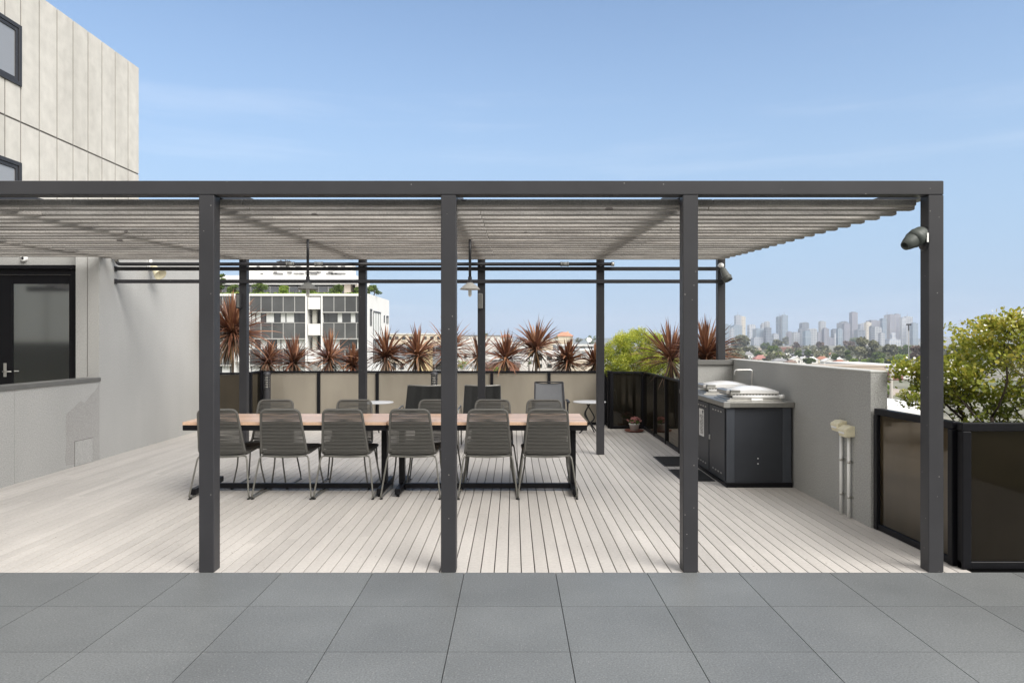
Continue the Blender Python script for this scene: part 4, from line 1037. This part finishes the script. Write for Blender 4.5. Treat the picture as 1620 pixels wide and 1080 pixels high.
block('white building with small windows left of the middle rear post', 716,757,543,140,12,cW,[(3,560,566,dW,.3),(3,577,583,col_mat('blue_grey_glass',(.38,.42,.45)),.6)],rWh)
block('low white building with a long roof behind the thin leaved cordyline', 700,790,530,240,20,cW,[(8,534,538,cG,.4)],rGr)
block('broad white roofed hall right of the middle rear post', 762,835,541,180,20,cW,[(5,556,559,rGr,.8)],rWh)
block('red brown roofed shed just above the beige glass', 766,822,576.5,95,12,cB,None,rBr)
block('white rendered house front below the broad white hall', 775,850,566,110,9,cW,[(4,571,575,cG,.5)],rWh)
block('white flats with two rows of dark windows', 846,893,556.5,110,12,cW,[(3,563,569.5,dW,.5),(3,575.5,581.5,dW,.45)],rWh)
block('cream walled building right of the white flats', 893,956,571,100,12,col_mat('pale_cream',(.66,.60,.50)),None,cC)
block('grey and white flat roofed building below the terracotta house', 880,940,545,170,14,cG,[(5,549,556,dW,.7)],rWh)
block('pale stacked terraces behind the tallest cordyline', 826,885,536,300,20,cC,[(6,539,542,dW,.5)],rWh)
block('white office front left of the lime shrub', 918,960,552,130,10,cW,[(3,556,562,cG,.7)],rWh)
house('cream house with orange hip roof on the skyline behind the cordylines', 880,908,525,531.5,560,rO,cC,Y=380)
house('terracotta roofed house low on the horizon left of the tallest cordyline', 790,812,529,533.5,560,rT,cW,Y=420)
sdish = thing('satellite_dish', 'small white satellite dish on the grey flat roof', 'satellite dish', (wx(932,172),172,wz(545,172)))
t = MB(); t.tube([(0,0,0),(0,0,.9)], .05, 6); t.build('mast', M_char, sdish)
t = MB(); t.lathe([(0,0),(.5,.12),(.62,.25)], c=(0,0,1.1), M=Matrix.Rotation(R(70),3,'X'), n=16); t.build('dish', M_whitep, sdish)
for i, (px, pt, pb, w_, Y, m_, lab) in enumerate(((935,529,545,26,420,M_green,'dark green tree on the horizon left of the fourth rear post'),(880,527,545,12,330,M_green,'small green tree beside the orange roofed house'),
   (839,550,565,16,160,M_olive,'olive tree left of the white flats'),(837,563,582,9,108,M_green,'dark narrow tree at the corner of the white flats'),(783,578,590,22,80,M_pale,'yellow green bush just over the beige glass'),
   (770,526,536,14,500,M_green,'tree on the horizon beside the middle rear post'),(640,540,552,16,200,M_green,'tree behind the grey glazed block'),(732,568,586,22,115,M_pale,'light green tree behind the middle front post'),(915,533,543,14,400,M_olive,'olive tree right of the orange roofed house'))):
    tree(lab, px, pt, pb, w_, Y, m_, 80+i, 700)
# ------------------------------------------------------------------ suburb at the right
H = [('terracotta roofed house nearest the red cordyline over the grey wall',1162,1184,564.5,568.5,573,rT,cW,0),
 ('white house with grey pyramid roof behind the terracotta one',1179,1192,556,560.5,568,rGr,cW,0),
 ('house with pink red hip roof above the tap',1194,1217.5,561.5,568,574,rP,cC,0),
 ('house with broad grey hip roof right of the pink red roof',1224,1248,566.5,571,577,rGr,cW,0),
 ('brown roofed house between grey roof and white gable',1246,1262,569.5,573,579,rBr,cC,0),
 ('white gabled house with dark window above the long wall',1254,1269,563.5,568,577,rWh,cW,1),
 ('second white gabled house just right of the first',1268,1280,564,568,576,rWh,cW,1),
 ('white roofed bungalow in the middle of the suburb',1280,1295,564.5,569,575,rWh,cW,0),
 ('terracotta roofed house right of the white bungalow',1293.5,1313,563.5,568,574,rT,cC,0),
 ('white gable house with grey eaves further right',1303,1323,566.5,571,577,rWh,cW,1),
 ('low terracotta hip roof left of the yellow green bushes',1323,1340,569,572.5,578,rT,cC,0),
 ('small white house behind the low terracotta roof',1324,1335,565.5,568.5,573,rWh,cW,0),
 ('cream flat fronted house at the foot of the big gum tree',1334,1351,571.5,575,581,cC,cC,0),
 ('pale house peeping out beside the bright green tree',1243,1253,559,563,570,rWh,cW,0),
 ('white house half hidden by bushes left of the pink roof',1186,1197,563,566,572,rWh,cW,1),
 ('tiny house with orange roof far up the slope',1311,1322,558,560.5,565,rO,cW,0)]
for (lab,a,b,pr,pe,pb,rm,wm,gb) in H: house(lab,a,b,pr,pe,pb,rm,wm,gable=bool(gb))
def blk2(label, a, b, pt, pb, col, roof, dep=25, win=None): 
    Y = 19.526*F/(pb-CY); return block(label, a, b, pt, Y, dep, col, win, roof)
blk2('long red brick building with white roof edge above the bright tree',1235,1266,548,556.5,cB,rWh,30)
blk2('pale long roofed shed behind the domed dark tree',1200,1218,549,554,cTan,rWh,30)
blk2('dark flat roofed shed right of the red brick building',1267,1281.5,549.5,554,M_char,rGr,30)
blk2('long white and grey factory with small red patch',1286,1319,553.5,560,rGr,rWh,40,[(9,556,558.5,dW,.7)])
blk2('long low dark roof behind the white gables',1253,1288,560,566,M_char,rGr,20)
blk2('long tan roof lying just above the textured wall',1292,1402,578,618,cTan,cTan,18)
blk2('white roofed warehouse right of the bush row',1378,1433,577,592,rWh,rWh,60,[(12,579.5,582.5,rGr,.8)])
blk2('white annex with dark doors near the light mast',1431,1453,582.5,594,cW,rWh,20,[(4,585,589,dW,.4)])
blk2('grey fronted shop over red brick beside the utility pole',1411,1429,586,601.5,cB,cG,14,[(4,587,593.5,cG,.96)])
blk2('white box shed right of the brick shop',1429,1457,588,599,cW,rWh,14)
def flat(name, label, px0, px1, py0, py1, m_):
    Ya = 19.4*F/(py1-CY); Yb = 19.4*F/(py0-CY)
    t = MB(); t.box((wx(px0,Ya),Ya,GZ+.004),(wx(px1,Ya),Yb,GZ+.10)); return tag(t.build(name, m_), kind='structure')
flat('car_park', '', 1395,1500,601,625, col_mat('tan_asphalt', (.40,.34,.29)))
nb = block('bright white flat roof just beyond the right glass screen', 1385,1475,641,62,26,col_mat('bright_white',(.78,.78,.78)),None,col_mat('bright_white2',(.80,.80,.80)),roofh=1.0)
for i,(px,pt,pb,w_,Y,m_,lab) in enumerate(((1404,606,630,20,150,M_pale,'bush behind the end of the textured wall'),(1428,612,632,26,140,M_gold,'yellow bush in front of the car park'),(1448,604,624,22,170,M_pale,'leafy bush right of the utility pole'))):
    tree(lab,px,pt,pb,w_,Y,m_,120+i,700)
up = thing('utility_pole', 'grey utility pole with crossarm behind the wall end', 'pole', (wx(1410,120),120,GZ))
t = MB(); t.tube([(0,0,0),(0,0,wz(578,120)-GZ)], [.30,.24], 10); t.build('post', col_mat('pole_grey',(.36,.34,.31)), up)
t = MB(); t.box((-1.1,-.1,wz(582,120)-GZ),(1.1,.1,wz(582,120)-GZ+.16)); t.build('crossarm', M_char, up)
lm = thing('light_mast', 'tall thin stadium light mast before the right towers', 'mast', (wx(1437.5,420),420,GZ))
t = MB(); zt2 = wz(514,420)-GZ; t.tube([(0,0,0),(0,0,zt2)], [.32,.16], 8); t.build('post', col_mat('mast_grey',(.30,.30,.30)), lm)
t = MB(); t.box((-1.5,-.2,zt2-.2),(1.5,.2,zt2+.1)); 
for k in range(5): t.box((-1.4+k*.6,-.5,zt2+.1),(-1.0+k*.6,.1,zt2+.7))
t.box((-.25,-.25,zt2-3.4),(.25,.25,zt2-.3)); t.build('lamp_array', M_char, lm)
TR = [(1174,525,556,36,'big dark domed tree left of the skyline towers',M_olive),(1233,536,552,25,'dark gum tree with two clumps before the twin towers',M_olive),(1242,531,545,14,'tall dark clump right behind the two clump gum',M_olive),
 (1210,542,551,16,'low dark green tree left of the two clump gum',M_green),(1223,546,564,27,'bright green tree in the middle of the roofs',M_green),(1235,554,569,18,'yellow green tree at the foot of the bright green one',M_pale),
 (1297,540,553,18,'rust brown crowned tree in the middle of the suburb',M_brownf),(1305,547,556,20,'grey green tree right of the rust crowned tree',M_olive),(1263,553,564,13,'dark green tree behind the white gables',M_green),
 (1279,553,563,14,'green tree between factory and white gables',M_green),(1172,548,563,48,'olive scrubby tree behind the spraying cordyline',M_olive),(1260,541,553,15,'tree with autumn tones above the brick building',M_brownf),
 (1280,565,576,20,'dark green garden tree before the white bungalow',M_green),(1200,556,566,12,'small green tree beside the grey pyramid roof',M_green),(1213,558,568,11,'dark tree right of the pink red roof',M_green),
 (1344,538,552,24,'maroon topped tree at the left shoulder of the big gum',M_brownf),(1368,531,568,52,'huge spreading gum tree under the tallest tower',M_olive),(1354,534,546,24,'dark upper clump on the left of the big gum',M_green),
 (1407,543,566,34,'grey green gum right of the big gum',M_olive),(1343,553,570,14,'dark conifer at the foot of the big gum',M_green),(1352,565,578,17,'yellow green bush left under the big gum',M_pale),
 (1366,567,578,13,'pale bush under the middle of the big gum',M_pale),(1378,566,578,17,'rounded green bush right under the big gum',M_green),(1392,566,578,17,'green bush left of the bright row',M_pale),
 (1390,556,571,22,'mid green tree behind the bush row',M_green),(1425,558,578,30,'bright green tree left of the light mast',M_pale),(1409,565,579,18,'leafy green bush at the warehouse edge',M_green),
 (1431,544,562,26,'dark tree behind the light mast',M_green),(1449,546,577,22,'rusty brown tree right of the light mast',M_brownf),(1329,547,560,20,'green tree left of the big gum',M_olive),(1320,560,569,14,'green clump above the low terracotta roof',M_green),
 (1511,541,575,44,'dark grey brown tree behind the golden shrub',M_olive),(1545,546,575,40,'dark tree further right behind the golden shrub',M_green),(1590,544,575,50,'broad tree behind the right of the golden shrub',M_olive)]
for i, (px,pt,pb,w_,lab,m_) in enumerate(TR):
    Y = 19.526*F/(pb+4-CY); tree(lab,px,pt,pb,w_,Y,m_,200+i,2200 if w_ > 30 else 1200, leaf=max(.9, .0034*Y))
rr = random.Random(77); t = MB()
bl = []
for i in range(420):
    Y = rr.uniform(600,1700); px = rr.uniform(1120,1700) if i < 300 else rr.uniform(560,1120); h = rr.uniform(4,9)
    bl.append((wx(px,Y),Y,GZ+h*.5,h,.7,rr.uniform(-.2,.2)))
leafcloud(t, bl, 30000, 3.2, rr, .4, ell=.8)
tag(t.build('distant_woodland', M_olive), kind='stuff')

# ------------------------------------------------------------------ city skyline
def tower_mat(name, wall, glass, sx_, sz_):
    m = mat(name, wall, .6, var=.08, vscale=.02); n = m.node_tree; b = n.nodes['Principled BSDF']; L = n.links.new
    t = n.nodes.new('ShaderNodeTexCoord'); mp = n.nodes.new('ShaderNodeMapping'); mp.inputs['Rotation'].default_value = (R(90),0,0)
    br = n.nodes.new('ShaderNodeTexBrick'); br.offset = 0; br.inputs['Scale'].default_value = 1; br.inputs['Brick Width'].default_value = sx_; br.inputs['Row Height'].default_value = sz_
    br.inputs['Mortar Size'].default_value = min(sx_,sz_)*.16; br.inputs['Color1'].default_value = (*glass,1); br.inputs['Color2'].default_value = (*[g*1.35 for g in glass],1); br.inputs['Mortar'].default_value = (*wall,1)
    L(t.outputs['Object'], mp.inputs[0]); L(mp.outputs[0], br.inputs[0]); L(br.outputs[0], b.inputs['Base Color']); return m
TM = {'pale': tower_mat('pale_tower', (.40,.41,.43), (.20,.23,.28), 7, 9), 'grey': tower_mat('grey_tower', (.40,.41,.42), (.20,.22,.25), 9, 8), 'blue': tower_mat('blue_tower', (.30,.34,.38), (.13,.18,.23), 6, 30),
      'dark': tower_mat('dark_tower', (.20,.22,.25), (.09,.11,.14), 12, 9), 'white': tower_mat('white_tower', (.50,.51,.52), (.28,.31,.36), 8, 14), 'pink': tower_mat('pink_tower', (.31,.295,.31), (.15,.16,.20), 5, 60), 'tan': tower_mat('tan_tower', (.60,.55,.45), (.38,.35,.30), 8, 10)}
TW = [(1109,1117,512,'pale','flat','pale tower seen through the red cordyline'),(1118,1126,516,'grey','flat','grey tower just behind the red cordyline tips'),(1146,1156,512,'blue','step','bluish stepped tower right of the rear right post'),(1156,1162,519,'pale','flat','low pale tower left of the tan topped pair'),
 (1164.5,1173,499,'pale','flat','pale left tower of the tan topped pair'),(1173,1179.5,501,'tan','flat','tan glowing right tower of the pair'),(1160,1174,515,'blue','flat','squat bluish block in front of the tan topped pair'),
 (1185.5,1195.5,513,'white','round','white round topped tower standing alone'),(1196.5,1213,520,'blue','flat','broad teal grey block right of the round topped tower'),(1205,1211,510.5,'grey','step','stepped grey tower behind the teal block'),
 (1211,1218,508,'grey','round','grey domed tower behind the teal block'),(1212,1220.5,518,'dark','flat','dark slab attached to the teal block'),(1224,1232,528,'pale','flat','low pale tower left of the twin towers'),
 (1230.5,1238,501,'blue','flat','shorter left one of the tall twin towers'),(1238,1246.8,498.5,'blue','flat','taller right one of the tall twin towers'),(1247,1256,524,'pink','step','low pinkish tower right of the twin towers'),
 (1256,1265,526,'grey','flat','low grey slab between twin towers and round dark tower'),(1265,1271,520,'dark','flat','slim dark tower left of the round dark tower'),(1269,1280,509.5,'dark','round','dark purple grey tower with rounded top'),
 (1274,1283,524,'blue','flat','short bluish tower below the rounded dark one'),(1281,1293,519.5,'grey','round','wide grey green tower with curved top'),(1294,1300,526,'pink','flat','small pinkish tower before the slim tall grey one'),
 (1298.5,1306.5,508.3,'grey','flat','slim tall grey tower left of the gap in the skyline'),(1303.5,1312,518,'pink','step','pinkish stepped tower leaning on the slim grey one'),(1318,1326,521,'dark','flat','dark flat tower right of the skyline gap'),
 (1320.5,1329,528,'white','flat','short white tower in front of the dark flat one'),(1326,1333,520,'blue','flat','bluish tower left of the wide stepped tower'),(1331.5,1347.5,508,'grey','step','wide stepped grey tower left of the tallest tower'),
 (1336,1345,512,'pink','flat','pinkish face in front of the wide stepped tower'),(1348,1357,494,'pink','flat','tallest tower of the whole skyline'),(1357,1369,522,'dark','flat','low dark block at the foot of the tallest tower'),
 (1361,1371,510,'pale','slant','pale tower with a slanted roof'),(1371,1378.5,510,'tan','flat','tan tower right of the slanted roof'),(1378,1393,507,'pink','flat','broad pinkish tower behind the dark slit block'),
 (1378,1384,516,'dark','flat','narrow dark block before the broad pinkish tower'),(1384,1395,518,'grey','flat','grey block right of the narrow dark one'),(1396,1404.5,504,'blue','flat','bluish tower at the left of the high cluster'),
 (1402,1408.5,498.6,'grey','flat','grey tower stepping up to the high cluster'),(1408,1417,497.8,'pink','flat','left half of the broad pinkish high cluster'),(1417,1425,497,'pink','flat','right and highest part of the pinkish cluster'),
 (1411,1417,526,'white','slant','small white wedge tower before the high cluster'),(1407,1425,537,'white','flat','long low white block under the high cluster'),(1427,1433.5,502.5,'white','flat','slim white tower left of the light mast'),
 (1433,1444,501,'grey','flat','tall grey tower directly behind the light mast'),(1444,1452.5,511,'blue','flat','bluish tower right of the light mast'),(1493,1503,533,'pale','flat','pale low block right of the outer front post'),
 (1311,1320,535,'pink','flat','low salmon block in the skyline gap'),(1265,1285,534,'blue','flat','low glassy hall below the rounded dark tower'),(1193,1208,534,'pale','flat','low pale block under the teal grey block'),(1393,1400,527,'grey','flat','small grey block left of the high cluster')]
rt = random.Random(12)
for (a,b,pt,mk,top,lab) in TW:
    low = pt > 514; Y = (2500 if low else 2800) + rt.uniform(-120,120)
    x0, x1 = wx(a,Y), wx(b,Y); hx = (x1-x0)/2; H_ = wz(pt,Y)-GZ; dp = min(60, hx*2.2)
    th = thing('skyline_tower', lab, 'tower', ((x0+x1)/2,Y,GZ), rz=0)
    t = MB(); hb_ = H_ - (0 if top == 'flat' else H_*.07)
    t.box((-hx,0,0),(hx,dp,hb_)); t.build('shaft', TM[mk], th)
    t = MB()
    if top == 'flat': t.box((-hx*.6,dp*.2,hb_),(hx*.5,dp*.8,hb_+2.5))
    elif top == 'step': t.box((-hx*.65,dp*.1,hb_),(hx*.4,dp*.9,hb_+H_*.045)); t.box((-hx*.35,dp*.2,hb_+H_*.045),(hx*.2,dp*.8,H_))
    elif top == 'round':
        K_ = 10; vs = []
        for yy in (0, dp):
            for k in range(K_+1): an = math.pi*k/K_; vs.append((-hx*math.cos(an), yy, hb_+H_*.07*math.sin(an)))
        t.add(vs, [(k,k+1,K_+2+k,K_+1+k) for k in range(K_)]+[tuple(range(K_+1)),tuple(range(2*K_+1,K_,-1))])
    else: t.add([(-hx,0,hb_),(hx,0,hb_),(hx,0,H_),(-hx,dp,hb_),(hx,dp,hb_),(hx,dp,H_)],[(0,1,2),(5,4,3),(0,2,5,3),(1,4,5,2)])
    t.build('crown', TM[mk], th)
    if top == 'flat' and H_ > 100 and rt.random() < .4:
        t = MB(); t.tube([(0,dp/2,hb_),(0,dp/2,hb_+14)], [.8,.3], 5); t.build('antenna', M_char, th)

# ------------------------------------------------------------------ haze
hz_ = MB(); hz_.box((-5200,-40,-19.2),(5200,5900,175))
hm = bpy.data.materials.new('haze_air'); hm.use_nodes = True; n = hm.node_tree; n.nodes.clear()
o_ = n.nodes.new('ShaderNodeOutputMaterial'); pv = n.nodes.new('ShaderNodeVolumePrincipled'); pv.inputs['Color'].default_value = (.78,.86,1,1); pv.inputs['Density'].default_value = .00015; pv.inputs['Anisotropy'].default_value = 0
n.links.new(pv.outputs[0], o_.inputs['Volume'])
tag(hz_.build('haze', hm), kind='stuff')
